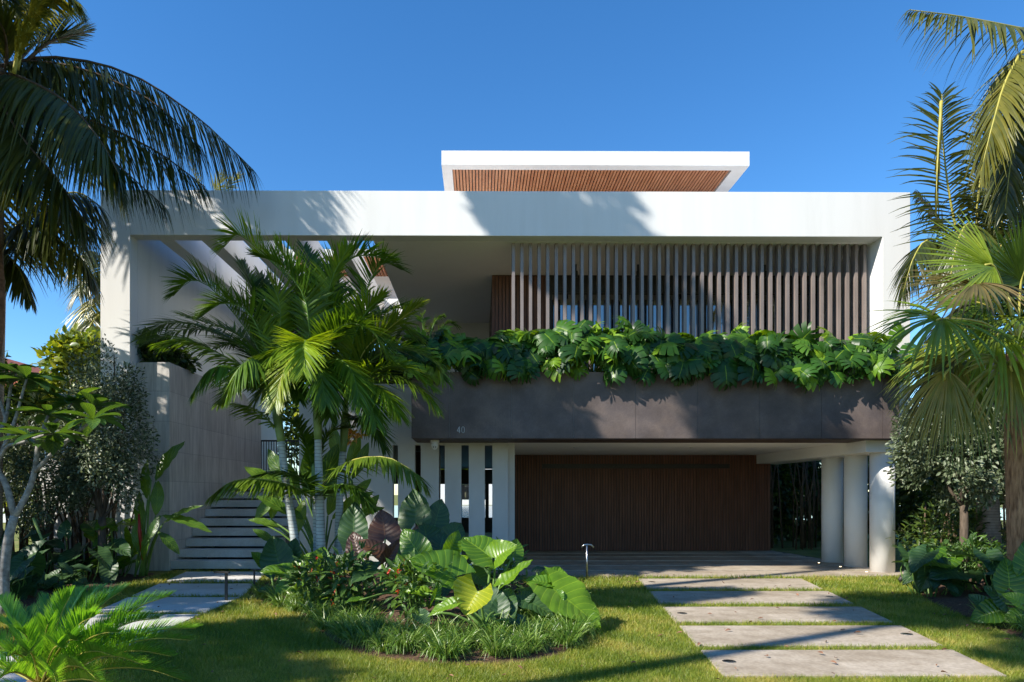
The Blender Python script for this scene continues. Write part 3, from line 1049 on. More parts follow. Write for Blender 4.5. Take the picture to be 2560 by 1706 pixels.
# security camera
sc_ = thing('security_camera', 'small white dome security camera under the planter\'s left end', 'camera', tuple(P(1087, 1105, 13.5)))
cx_, cz_ = P(1087, 1105, 13.5)[0], 2.66
MB().tube([(cx_, 13.5, cz_), (cx_, 13.5, cz_ - .045)], [.09, .09], 20).build('base', M['plastic'], sc_, smooth=True)
MB().tube([(cx_, 13.5, cz_ - .045), (cx_, 13.5, cz_ - .10), (cx_, 13.49, cz_ - .15), (cx_, 13.48, cz_ - .185)], [.075, .07, .055, .025], 20).build('dome', M['plastic'], sc_, smooth=True)
for dx_ in (-.03, .012):
    MB().box(cx_ + dx_, cx_ + dx_ + .018, 13.425, 13.45, cz_ - .15, cz_ - .13).build('lens', M['dark'], sc_)

# path lights
def path_light(x, y, h, label, mat, arm, grp):
    t = thing('path_light', label, 'path light', (x, y, 0), grp)
    MB().cyl(x, y, 0, h, .017, 12).build('post', mat, t, smooth=True)
    MB().tube([(x - arm[0], y, h - arm[2]), (x - arm[0] * .5, y, h + .01), (x, y, h + .018), (x + arm[1] * .6, y, h + .01), (x + arm[1], y, h - arm[2])], .015, 10).build('lamp_head', mat, t, smooth=True)


path_light(1.99, 12.7, .64, 'slim steel path light on the lawn beside the carport floor', M['metal'], (.1, .13, .04), 'path lights on posts')
t = thing('path_light', 'dark T shaped path light standing at the edge of the footpath', 'path light', (-3.74, 10.1, 0), 'path lights on posts')
MB().box(-3.765, -3.725, 10.09, 10.11, 0, .43).build('post', M['darkmetal'], t)
MB().box(-3.92, -3.70, 10.07, 10.13, .43, .455).build('lamp_head', M['darkmetal'], t)
t = thing('path_light', 'thin dark path light half behind the bed leaves right of the footpath', 'path light', (-3.66, 11.1, 0), 'path lights on posts')
MB().box(-3.675, -3.65, 11.09, 11.11, 0, .36).build('post', M['darkmetal'], t)
MB().box(-3.70, -3.56, 11.07, 11.13, .36, .38).build('lamp_head', M['darkmetal'], t)
for px, py, q in ((2257, 1462, 'left'), (2322, 1478, 'right')):
    Y = 1.6 * FPX / (py - 1235)
    x = (px - 1200) / FPX * Y
    t = thing('spike_spotlight', f'{q} one of two small dark spike spotlights on the lawn by the right bed', 'spotlight', (x, Y, 0), 'spike spotlights')
    MB().cyl(x, Y, 0, .06, .012, 8).build('spike', M['darkmetal'], t)
    MB().tube([(x - .03, Y, .06), (x + .05, Y + .02, .15)], [.032, .042], 12).build('spot_head', M['darkmetal'], t, smooth=True)

# ================================================================== planting
def PX(seq):
    return [P(*q) for q in seq]


def trunk_tube(parent, pts, rads, mat, n=14, name='trunk', k=None):
    C = bez(pts, k or max(6, len(pts) * 4))
    r = np.interp(np.linspace(0, 1, len(C)), np.linspace(0, 1, len(rads)), rads)
    return MB().tube(C, list(r), n).build(name, mat, parent, smooth=True)


# ---- coconut palm, upper left
cp = thing('coconut_palm', 'tall coconut palm at the left edge whose dark fronds hang over the frame', 'palm tree', (-8.15, 11.5, 0))
trunk_tube(cp, [(-8.3, 11.55, 0), (-8.2, 11.5, 3), (-8.16, 11.5, 6), (-8.1, 11.5, 8.7)], [.22, .17, .15, .15], M['cocotrunk'])
trunk_tube(cp, [(-8.17, 11.42, 3.6), (-8.15, 11.42, 4.4), (-8.14, 11.42, 5.2), (-8.13, 11.42, 5.9)], [.13, .2, .19, .12], M['drybark'], name='leaf_boots')
COCO = dict(nl=115, ll=1.15, lw=.046, droop=.45, comb=.75, fwd=.45, up=.0, spread=.8, rw=.03, nseg=5, rn=(.2, .5))
for seq, kw in (
    ([(-12, 175, 11.5), (140, 148, 11.8), (330, 190, 12.1), (500, 300, 12.5), (632, 425, 12.9)], dict(ll=1.25)),
    ([(-12, 178, 11.5), (70, 158, 11.6), (220, 180, 11.7), (390, 262, 11.9), (505, 372, 12.0)], dict(ll=1.3)),
    ([(-12, 190, 11.5), (110, 262, 11.5), (260, 316, 11.6), (400, 385, 11.7), (515, 470, 11.8)], dict(ll=1.05)),
    ([(-12, 190, 11.4), (60, 240, 11.1), (170, 320, 10.8), (290, 410, 10.8), (415, 520, 10.9)], dict(ll=.9)),
    ([(-12, 200, 11.4), (20, 280, 10.8), (70, 360, 10.4), (150, 455, 10.2), (215, 560, 10.2)], dict(ll=1.0)),
    ([(-14, 200, 11.4), (-40, 260, 11.0), (-10, 350, 10.7), (40, 470, 10.5)], dict(ll=1.0)),
    ([(-14, 190, 11.7), (-60, 170, 12.6), (20, 240, 13.5), (150, 420, 14.2)], dict(ll=1.1)),
    ([(-12, 185, 11.3), (60, 200, 10.6), (170, 260, 10.1), (250, 350, 9.8), (300, 440, 9.8)], dict(ll=1.0)),
    ([(-12, 175, 11.5), (-10, -60, 11.7), (100, -200, 11.9), (260, -230, 12.1), (400, -170, 12.2)], dict(ll=.9)),
    ([(-12, 175, 11.5), (-60, -20, 11.6), (-20, -190, 11.7), (110, -260, 11.8), (250, -230, 11.9)], dict(ll=1.0)),
    ([(-12, 175, 11.5), (-100, 0, 11.4), (-140, -160, 11.3), (-70, -270, 11.3), (40, -290, 11.3)], dict(ll=1.0)),
    ([(-12, 175, 11.5), (-60, 40, 11.7), (-160, -50, 11.9), (-290, -40, 12.0), (-380, 60, 12.1)], dict(ll=1.0)),
    ([(-12, 175, 11.5), (-40, 20, 11.4), (-110, -100, 11.3), (-230, -150, 11.2), (-340, -90, 11.2)], dict(ll=1.0)),
    ([(-12, 175, 11.6), (-50, 30, 12.0), (-120, -60, 12.4), (-210, -50, 12.8), (-280, 40, 13.0)], dict(ll=1.0)),
    ([(-12, 175, 11.5), (0, 0, 11.5), (-10, -130, 11.5), (-60, -240, 11.5), (-150, -290, 11.5)], dict(ll=1.0)),
    ([(-12, 175, 11.4), (-90, 60, 11.0), (-130, -100, 10.6), (-90, -220, 10.3), (10, -260, 10.1)], dict(ll=.9)),
    ([(-14, 185, 11.4), (-150, 130, 11.2), (-330, 200, 11.0), (-450, 380, 10.8)], {}),
    ([(-14, 185, 11.4), (-100, 60, 10.6), (-170, 30, 9.8), (-260, 100, 9.0)], {}),
    ([(-14, 185, 11.8), (-60, 60, 12.8), (-100, 30, 13.8), (-160, 90, 14.6)], {}),
):
    d = dict(COCO)
    d.update(kw)
    frond(cp, PX(seq), M['coco'], M['cocoy'] if 0 else M['cane'], **d)
for seq, kw in (
    ([(40, 190, 10.7), (52, 130, 10.6), (82, 50, 10.5), (118, -50, 10.4)], dict(ll=.6, spread=.25, fwd=1.6, comb=0)),
    ([(48, 180, 10.8), (66, 100, 10.7), (100, 30, 10.6), (130, -30, 10.6)], dict(ll=.6, spread=.2, fwd=1.8, comb=0)),
    ([(60, 130, 10.8), (95, 25, 10.8), (150, -20, 10.8), (205, 25, 10.8)], dict(ll=.55, comb=.2, spread=.6, fwd=.6)),
):
    d = dict(COCO)
    d.update(kw)
    d['nl'] = 90
    frond(cp, PX(seq), M['cocoy'], M['rachis'], **d)
for seq in ([(20, 180, 11.5), (22, 120, 11.3), (10, 70, 11.1), (-30, 20, 11)], [(70, 160, 11.6), (120, 115, 11.7), (165, 98, 11.8), (218, 86, 12)],
            [(40, 170, 11.8), (100, 105, 12.2), (150, 60, 12.6), (190, 30, 13)]):
    d = dict(COCO)
    d.update(ll=.6, comb=-.2, spread=.6, fwd=1.0, nl=44, droop=.1)
    frond(cp, PX(seq), M['coco'], M['cane'], **d)

# lower palm behind the first one
cq = thing('coconut_palm', 'shorter coconut palm at the left edge with a yellow arching midrib', 'palm tree', (-8.9, 12.6, 0))
trunk_tube(cq, [(-9.1, 12.6, 0), (-8.95, 12.6, 3), (-8.87, 12.6, 6.1)], [.2, .16, .15], M['cocotrunk'])
for seq, kw in (
    ([(0, 650, 12.6), (50, 565, 12.5), (120, 500, 12.5), (200, 485, 12.6), (256, 520, 12.7)], dict(ll=1.15)),
    ([(0, 650, 12.6), (60, 560, 12.2), (160, 530, 12.0), (240, 580, 11.9)], dict(ll=1.0)),
    ([(0, 650, 12.5), (40, 620, 12.2), (120, 590, 12.0), (200, 640, 11.9), (235, 700, 11.9)], dict(ll=.8)),
    ([(0, 655, 12.5), (25, 645, 12.4), (55, 680, 12.3), (82, 755, 12.2)], dict(ll=.5)),
    ([(0, 650, 12.6), (-30, 560, 12.5), (20, 470, 12.4), (90, 440, 12.4)], dict(ll=1.0)),
    ([(0, 650, 12.6), (-80, 560, 12.0), (-200, 560, 12.0), (-300, 650, 12.0)], {}),
):
    d = dict(COCO)
    d.update(kw)
    d['nl'] = 70
    frond(cq, PX(seq), M['coco'], M['rachis'], **d)

# palm beyond the left pillar
cr2 = thing('coconut_palm', 'distant coconut palm glimpsed in the gap left of the white pillar', 'palm tree', (-11.3, 20.5, 0))
trunk_tube(cr2, [(-11.0, 20.5, 0), (-11.0, 20.5, 7.3)], [.2, .16], M['cocotrunk'])
for seq in ([(285, 760, 20.5), (262, 700, 20), (232, 690, 19.5), (200, 735, 19)], [(285, 760, 20.5), (255, 740, 20), (225, 770, 19.5), (205, 850, 19.2)],
            [(285, 760, 20.5), (262, 660, 20), (225, 630, 19.5), (190, 670, 19)], [(285, 760, 20.5), (250, 790, 19.5), (225, 830, 19), (235, 900, 19)]):
    frond(cr2, PX(seq), M['cocoy'] if seq[1][1] == 740 else M['coco'], M['rachis'], nl=50, ll=1.1, lw=.05, droop=.4, comb=.5, fwd=.5, up=0, rw=.03)
cr3 = thing('coconut_palm', 'palm behind the house, only wispy leaf tips show above the white roof edge', 'palm tree', (-13.5, 34, 0))
trunk_tube(cr3, [(-13.5, 34, 0), (-13.3, 34, 15)], [.22, .18], M['cocotrunk'])
for seq in ([(530, 560, 34), (510, 500, 34), (495, 450, 34), (480, 400, 34)], [(530, 560, 34), (550, 510, 34), (570, 470, 34), (600, 440, 34)], [(530, 560, 34), (535, 500, 34), (545, 470, 34), (560, 440, 34)]):
    frond(cr3, PX(seq), M['cocoy'], M['rachis'], nl=40, ll=1.0, lw=.05, droop=.1, comb=0, fwd=.9, up=0, rw=.03)

# ---- right hand coconut palms
cs = thing('coconut_palm', 'coconut palm at the upper right corner with a long olive frond reaching left', 'palm tree', (10.6, 11.5, 0))
trunk_tube(cs, [(9.9, 11.6, 0), (10.3, 11.5, 4), (10.6, 11.5, 8.6)], [.22, .17, .15], M['cocotrunk'])
for seq, kw in (
    ([(2770, 200, 11.5), (2640, 90, 11.0), (2540, 62, 10.7), (2400, 35, 10.4), (2278, 20, 10.2)], dict(ll=.85, comb=.8, fwd=.7, nl=70, rn=(.6, .9))),
    ([(2770, 200, 11.5), (2600, 110, 10.5), (2530, 180, 10.2), (2490, 300, 10.1), (2458, 430, 10.1)], dict(ll=.75, rn=(.7, .95), comb=.3)),
    ([(2770, 200, 11.5), (2640, 150, 11), (2570, 230, 10.8), (2540, 360, 10.7), (2520, 520, 10.6)], dict(ll=.9, rn=(.4, .8), comb=.4)),
    ([(2770, 200, 11.5), (2680, 130, 11), (2590, 140, 10.8), (2500, 210, 10.7)], dict(ll=.9)),
    ([(2770, 200, 11.5), (2700, 250, 11), (2640, 380, 10.8), (2600, 560, 10.7)], dict(ll=1.0)),
    ([(2770, 200, 11.5), (2900, 100, 11), (3000, 150, 10.8), (3100, 300, 10.7)], {}),
):
    d = dict(COCO)
    d.update(kw)
    frond(cs, PX(seq), M['coco'], M['rachis'], **d)
ct = thing('coconut_palm', 'upright young coconut palm behind the fan palm right of the frame', 'palm tree', (9.1, 12.2, 0))
trunk_tube(ct, [(9.15, 12.2, 0), (9.1, 12.2, 2.5), (9.05, 12.2, 4.9)], [.2, .16, .14], M['cocotrunk'])
for seq, kw in (
    ([(2470, 770, 12.2), (2410, 620, 12.1), (2378, 480, 12.0), (2362, 340, 12.0), (2360, 232, 12.0)], dict(ll=1.15, comb=-.05, nl=58, spread=1.2, fwd=.5, upv=(.1, -1, 0), droop=.25)),
    ([(2470, 770, 12.2), (2450, 620, 12.0), (2452, 480, 11.8), (2487, 320, 11.7), (2540, 190, 11.6)], dict(ll=1.0, comb=.0, nl=66, upv=(.1, -1, 0), spread=1.1, rn=(.4, .8))),
    ([(2470, 770, 12.2), (2400, 680, 12.0), (2330, 600, 11.9), (2290, 640, 11.8), (2262, 730, 11.8)], dict(ll=.7, comb=.4, rn=(.0, .2))),
    ([(2470, 770, 12.2), (2500, 640, 12.0), (2560, 520, 11.9), (2640, 450, 11.8)], dict(ll=1.0, comb=.1)),
    ([(2470, 770, 12.2), (2450, 660, 11.6), (2430, 560, 11.0), (2400, 600, 10.5), (2380, 700, 10.3)], dict(ll=.8, comb=.5)),
    ([(2470, 770, 12.2), (2500, 700, 11.8), (2540, 640, 11.4), (2600, 640, 11.2)], dict(ll=.9, comb=.4)),
    ([(2470, 770, 12.2), (2430, 700, 12.4), (2360, 560, 12.6), (2300, 480, 12.8)], dict(ll=.8, comb=.0, rn=(0, .3))),
    ([(2470, 770, 12.4), (2510, 560, 12.8), (2520, 440, 13), (2500, 330, 13)], dict(ll=1.0, comb=.1, rn=(0, .3))),
    ([(2470, 770, 12.4), (2540, 700, 12.8), (2590, 560, 13), (2620, 430, 13)], dict(ll=1.0, comb=.1, rn=(0, .3))),
    ([(2470, 770, 12.2), (2420, 760, 12.0), (2370, 800, 11.9), (2340, 880, 11.8)], dict(ll=.8, comb=.4)),
    ([(2358, 250, 12.0), (2356, 300, 11.9), (2348, 420, 11.85), (2345, 520, 11.8)], dict(ll=.3, comb=1.2, spread=.2, nl=30, rn=(.8, 1))),
    ([(2470, 770, 12.2), (2480, 560, 12.0), (2500, 420, 11.9), (2560, 330, 11.8)], dict(ll=1.0, comb=.2)),
):
    d = dict(COCO)
    d.update(kw)
    d['lw'] = .04
    frond(ct, PX(seq), M['coco'], M['rachis'], **d)


# ---- fan palm, right foreground
def fan_leaf(parent, hub, axis, nrm, Rr, mat, crown_pt, span=105, n=46, droop=.25, cup=.25):
    hub, axis, nrm = np.array(hub), unit(axis), np.array(nrm, float)
    nrm = unit(nrm - nrm.dot(axis) * axis)
    b = np.cross(axis, nrm)
    th = np.linspace(-R(span), R(span), n)
    D = np.cos(th)[:, None] * axis + np.sin(th)[:, None] * b + cup * (np.abs(np.sin(th))[:, None]) * nrm
    L = Rr * (0.80 + 0.20 * np.cos(th)) * rng.uniform(.92, 1.06, n)
    Wd = Rr * 0.5 * 2 * R(span) / n * 1.08
    Nn = np.tile(nrm, (n, 1)) + rng.normal(0, .05, (n, 3))
    V, F, m = strips(np.tile(hub, (n, 1)), D, Nn, L, Wd, droop * rng.uniform(.5, 1.6, n), 7, fold=.55, tipw=.03, wpk=.47)
    V = V.reshape(n, 8, 3, 3)
    V[:, 0] = hub + (V[:, 0] - hub) * .15      # pinch every fold to the hub
    rn = np.repeat(np.clip(rng.uniform(.2, .7) + rng.normal(0, .14, n), 0, 1), m)
    o = npobj('fan_leaf', V.reshape(-1, 3), F, mat, parent, rn)
    mid = (hub + np.array(crown_pt)) / 2 + np.array([0, 0, .12])
    MB().tube(bez([crown_pt, mid, hub, hub + axis * .12], 10), .014, 6).build('petiole', M['rachis'], o, smooth=True)
    return o


fp = thing('fan_palm', 'fan palm with a hairy brown trunk and big pleated fan leaves at the right edge', 'palm tree', (7.0, 8.4, 0))
FY = 8.3
FC = P(2552, 860, FY)
trunk_tube(fp, [P(2572, 1560, FY), P(2566, 1350, FY), P(2562, 1150, FY), P(2556, 950, FY), P(2552, 870, FY)], [.17, .165, .17, .165, .12], M['fibre'], 18)
# loose fibres of the trunk
nf = 2600
tz = rng.uniform(.3, 3.1, nf)
ta = rng.uniform(0, 2 * math.pi, nf)
trx = np.interp(tz, [0, 3.4], [P(2572, 0, FY)[0], P(2554, 0, FY)[0]])
O_ = np.stack([trx + .155 * np.cos(ta), FY + .155 * np.sin(ta), tz], 1)
Dd = np.stack([np.cos(ta) * .55, np.sin(ta) * .55, rng.uniform(-1.2, .4, nf)], 1) + rng.normal(0, .35, (nf, 3))
V_, F_, m_ = strips(O_, Dd, rdir(nf), rng.uniform(.04, .1, nf), .004, .5, 2)
npobj('trunk_fibre', V_, F_, M['fibre'], fp)
for hx, hy, hY, ax, nr, rr_, mt, dr, spn in (
    (2492, 664, 7.9, (-1, -.05, .12), (-.35, -.85, .5), 1.0, 'fanl', .12, 72),
    (2446, 706, 7.7, (-1, -.35, -.30), (.0, -.45, .9), .98, 'fanb', .30, 85),
    (2362, 796, 7.4, (-.75, -.35, -.25), (-.1, -.6, .8), .98, 'fanl', .35, 100),
    (2392, 895, 7.4, (-.6, .1, -.7), (-.25, -.9, .3), .85, 'fanb', .5, 32),
    (2400, 900, 7.5, (-.75, .0, -.5), (-.25, -.8, .5), .92, 'fany', .6, 70),
    (2532, 905, 7.3, (-.15, -.35, -.9), (0, -.9, .3), .85, 'fany', .35, 100),
    (2500, 835, 7.6, (-.9, -.2, -.45), (0, -.4, .9), 1.05, 'fanl', .5, 90),
    (2560, 700, 8.2, (.1, -.3, 1), (0, -1, .2), .95, 'fan', .1, 100),
    (2520, 720, 8.5, (-.5, 0, .9), (.2, -.9, .4), .95, 'fan', .15, 95),
    (2470, 760, 8.4, (-.9, .2, .3), (.2, -.8, .6), .95, 'fan', .3, 90),
    (2640, 760, 8.2, (1, -.2, .3), (0, -.5, .9), 1.0, 'fan', .3, 110),
    (2640, 880, 8.0, (.8, -.3, -.6), (0, -.5, .9), 1.0, 'fany', .4, 110),
    (2590, 800, 7.4, (.2, -1, -.2), (0, -.2, 1), .95, 'fan', .4, 110),
    (2420, 850, 8.6, (-1, .3, -.3), (0, -.4, .9), 1.0, 'fan', .5, 95),
    (2375, 925, 7.35, (-.35, -.1, -.9), (-.2, -.9, .4), .75, 'fany', .4, 60),
    (2440, 905, 7.9, (-.5, -.1, -.8), (0, -.9, .4), .9, 'fan', .5, 70),
):
    fan_leaf(fp, P(hx, hy, hY), ax, nr, rr_, M[mt], FC, span=spn, droop=dr)

# ---- the group of feather palms in the island
AR = dict(nl=80, ll=.6, lw=.036, droop=.13, comb=.05, fwd=.75, up=.35, spread=.9, rw=.014, nseg=4)


def feather_palm(label, base, tr, rad, shaft, fronds, grp='ringed feather palms in the island bed'):
    t = thing('feather_palm', label, 'palm tree', (float(base[0]), float(base[1]), 0), grp)
    trunk_tube(t, [base] + PX(tr), [rad * 1.25, rad, rad * .85], M['ringtrunk'], 12)
    trunk_tube(t, PX(shaft), [rad * .95, rad * 1.15, rad * .5], M['crownshaft'], 10, name='crownshaft')
    for f in fronds:
        seq, kw = f if isinstance(f, tuple) else (f, {})
        d = dict(AR)
        kw = dict(kw)
        mt = kw.pop('m', 'areca')
        d.update(kw)
        frond(t, PX(seq), M[mt], M['rachis'] if mt == 'arecay' else M['stem'], **d)
    return t


YA = 11.4
b1 = P(752, 1480, YA)
b1[2] = 0
feather_palm('leaning grey ringed feather palm, leftmost trunk of the group before the house', b1,
             [(742, 1378, YA), (727, 1280, YA), (712, 1180, YA), (704, 1105, YA)], .07,
             [(704, 1105, YA), (694, 1040, YA), (684, 960, YA)],
             [([(686, 965, YA), (650, 878, YA), (602, 805, 11.3), (529, 721, 11.2), (478, 704, 11.1), (436, 742, 11.0)], dict(up=.7, ll=.62)),
              ([(686, 965, YA), (646, 880, 11.5), (590, 835, 11.6), (530, 812, 11.7), (455, 790, 11.8)], dict(up=.3)),
              ([(686, 975, YA), (620, 925, 11.2), (540, 880, 11.0), (470, 850, 10.9), (400, 860, 10.8)], dict(up=.1, comb=.3)),
              ([(688, 985, YA), (620, 940, 11.0), (570, 915, 10.7), (520, 930, 10.5), (480, 990, 10.4)], dict(comb=.9, up=0, m='areca', ll=.5)),
              ([(690, 990, YA), (655, 935, 11.0), (640, 900, 10.6), (600, 920, 10.3), (570, 990, 10.2)], dict(comb=.8, up=0)),
              ([(686, 965, YA), (665, 850, 11.5), (640, 740, 11.6), (600, 660, 11.7)], dict(up=.4)),
              ([(686, 965, YA), (690, 860, 11.8), (680, 760, 12.0), (650, 690, 12.1)], dict(up=.4, rn=(0, .3))),
              ([(688, 975, YA), (640, 900, 12.0), (560, 840, 12.4), (470, 825, 12.6), (360, 860, 12.8)], dict(rn=(0, .2), up=.2)),
              ([(688, 975, YA), (620, 880, 12.2), (520, 820, 12.8), (420, 810, 13.0), (350, 850, 13.2)], dict(rn=(0, .2), up=.1)),
              ([(690, 985, YA), (720, 930, 11.2), (735, 930, 10.8), (750, 1000, 10.5)], dict(comb=.5, ll=.5)),
              ([(688, 975, YA), (660, 860, 11.2), (620, 780, 11.0), (560, 760, 10.9), (510, 790, 10.8)], dict(up=.5, rn=(.3, .8))),
              ([(688, 975, YA), (650, 900, 11.6), (600, 860, 11.8), (540, 870, 12.0)], dict(up=.4, rn=(.1, .5))),
              ([(688, 975, YA), (700, 850, 11.2), (700, 760, 11.0), (670, 690, 10.9)], dict(up=.5, rn=(.3, .8))),
              ([(690, 985, YA), (650, 960, 11.6), (600, 960, 11.8), (550, 1010, 11.9)], dict(comb=.4, ll=.5, rn=(.1, .5))),
              ([(690, 985, YA), (740, 900, 11.8), (790, 870, 12.0), (830, 900, 12.1)], dict(comb=.2, rn=(.1, .5))),
              ([(700, 1080, YA), (660, 1040, 11.2), (630, 1020, 11.0), (590, 1010, 10.9)], dict(ll=.4, comb=.7, nl=36))])
b2 = P(806, 1480, 11.3)
b2[2] = 0
feather_palm('upright feather palm with a tall green shaft, middle of the group before the house', b2,
             [(803, 1370, 11.3), (800, 1250, 11.3), (797, 1160, 11.3), (796, 1100, 11.3)], .07,
             [(796, 1100, 11.3), (793, 1000, 11.3), (788, 900, 11.3)],
             [([(788, 905, 11.3), (775, 800, 11.3), (719, 696, 11.3), (660, 640, 11.3), (600, 590, 11.2), (562, 620, 11.1)], dict(up=.75, ll=.72, m='areca', rn=(.4, .8))),
              ([(788, 905, 11.3), (775, 830, 11.0), (760, 740, 10.8), (700, 665, 10.7), (640, 640, 10.6)], dict(up=.5)),
              ([(788, 905, 11.3), (800, 800, 11.3), (830, 690, 11.3), (900, 640, 11.3), (985, 655, 11.3)], dict(up=.6, ll=.62)),
              ([(788, 905, 11.3), (810, 780, 11.6), (850, 680, 11.8), (910, 600, 12)], dict(up=.4)),
              ([(790, 920, 11.3), (770, 860, 10.7), (762, 860, 10.3), (758, 930, 10.1)], dict(m='areca', up=.2, ll=.6, rn=(.5, .9))),
              ([(790, 930, 11.3), (760, 880, 10.9), (725, 900, 10.5), (700, 960, 10.3), (690, 1010, 10.2)], dict(m='arecay', comb=.5, ll=.5, rn=(.2, .6))),
              ([(790, 930, 11.3), (730, 880, 11.0), (690, 880, 10.8), (650, 930, 10.6)], dict(comb=.5, rn=(.4, .7))),
              ([(790, 920, 11.3), (820, 850, 11.0), (870, 810, 10.8), (930, 830, 10.6), (970, 890, 10.5)], dict(up=.3)),
              ([(790, 920, 11.3), (830, 860, 11.5), (900, 800, 11.7), (980, 800, 11.9), (1050, 850, 12)], dict(up=.3)),
              ([(788, 905, 11.3), (790, 800, 11.6), (790, 700, 11.8), (760, 620, 12)], dict(up=.4, rn=(0, .3))),
              ([(788, 905, 11.3), (740, 800, 11.8), (700, 740, 12.1), (640, 720, 12.4)], dict(rn=(0, .3))),
              ([(790, 950, 11.3), (840, 900, 11.0), (880, 930, 10.7), (900, 1010, 10.5)], dict(comb=.6)),
              ([(790, 950, 11.3), (780, 910, 10.8), (800, 930, 10.4), (815, 1010, 10.2)], dict(comb=.6)),
              ([(788, 905, 11.3), (760, 780, 11.1), (730, 680, 11.0), (690, 610, 10.9)], dict(up=.5, rn=(.5, .9))),
              ([(788, 905, 11.3), (810, 790, 11.1), (830, 700, 11.0), (870, 620, 10.9)], dict(up=.5, rn=(.4, .8))),
              ([(790, 960, 11.3), (760, 920, 11.6), (700, 930, 11.9), (640, 1000, 12)], dict(comb=.5, rn=(0, .3)))])
b3 = P(848, 1480, 11.9)
b3[2] = 0
feather_palm('feather palm standing behind and right of the other two ringed trunks', b3,
             [(846, 1370, 11.9), (852, 1200, 11.9), (858, 1130, 11.9)], .065,
             [(858, 1130, 11.9), (862, 1060, 11.9), (866, 985, 11.9)],
             [([(866, 990, 11.9), (890, 850, 11.8), (916, 730, 11.7), (955, 660, 11.6), (1004, 676, 11.5)], dict(up=.6)),
              ([(866, 990, 11.9), (910, 880, 11.6), (975, 820, 11.4), (1052, 760, 11.2)], dict(m='arecay', up=.4, fwd=1.1, rn=(.1, .6))),
              ([(866, 990, 11.9), (930, 900, 11.7), (1000, 870, 11.5), (1080, 900, 11.4), (1110, 950, 11.3)], dict(up=.2)),
              ([(866, 1000, 11.9), (920, 950, 11.6), (980, 940, 11.3), (1050, 970, 11.1), (1090, 1020, 11)], dict(up=.1, comb=.2)),
              ([(866, 1000, 11.9), (910, 960, 11.4), (960, 980, 11.0), (1000, 1040, 10.8)], dict(comb=.6)),
              ([(866, 1000, 11.9), (890, 950, 11.2), (920, 990, 10.8), (940, 1060, 10.6)], dict(comb=.6, rn=(.2, .5))),
              ([(866, 990, 11.9), (860, 870, 12.1), (840, 760, 12.3), (820, 670, 12.5)], dict(up=.4, rn=(0, .3))),
              ([(866, 990, 11.9), (900, 860, 12.2), (960, 780, 12.5), (1040, 770, 12.8)], dict(up=.3, rn=(0, .3))),
              ([(866, 1000, 11.9), (840, 940, 11.5), (830, 960, 11.1), (825, 1040, 10.9)], dict(comb=.5)),
              ([(866, 990, 11.9), (880, 870, 11.5), (910, 790, 11.3), (960, 740, 11.2)], dict(up=.5, rn=(.4, .9))),
              ([(866, 990, 11.9), (850, 860, 11.5), (830, 780, 11.3), (790, 730, 11.2)], dict(up=.5, rn=(.3, .8))),
              ([(866, 1000, 11.9), (930, 930, 11.4), (1010, 920, 11.2), (1080, 970, 11.0)], dict(up=.2, rn=(.3, .8))),
              ([(866, 1000, 11.9), (900, 900, 11.9), (950, 850, 12.1), (1020, 850, 12.3)], dict(up=.3, rn=(.1, .5))),
              ([(862, 1060, 11.9), (890, 1040, 11.6), (930, 1060, 11.3), (960, 1120, 11.2)], dict(comb=.5, ll=.5))])
b4 = P(792, 1480, 11.6)
b4[2] = 0
feather_palm('slim young feather palm between the trunks with low lime green fronds', b4,
             [(791, 1370, 11.6), (788, 1280, 11.6), (786, 1240, 11.6)], .045,
             [(786, 1240, 11.6), (785, 1200, 11.5), (784, 1160, 11.5)],
             [([(785, 1240, 11.5), (840, 1175, 10.9), (900, 1146, 10.5), (975, 1146, 10.2), (1040, 1185, 10.0), (1064, 1215, 10.0)], dict(m='arecay', up=.05, comb=.55, ll=.5, lw=.045, rn=(.0, .5))),
              ([(785, 1250, 11.5), (730, 1215, 11.0), (650, 1198, 10.6), (580, 1205, 10.4), (525, 1245, 10.3)], dict(m='arecay', up=.0, comb=.7, ll=.45, lw=.04, rn=(.0, .4))),
              ([(785, 1260, 11.5), (820, 1220, 11.0), (880, 1215, 10.7), (930, 1270, 10.5)], dict(comb=.5, ll=.45)),
              ([(785, 1260, 11.5), (760, 1200, 11.2), (700, 1180, 11.0), (640, 1190, 10.9)], dict(comb=.4, ll=.45)),
              ([(785, 1220, 11.5), (800, 1130, 11.6), (830, 1080, 11.7), (880, 1070, 11.8)], dict(ll=.4)),
              ([(785, 1220, 11.5), (770, 1120, 11.6), (740, 1060, 11.7), (700, 1050, 11.8)], dict(ll=.4))])

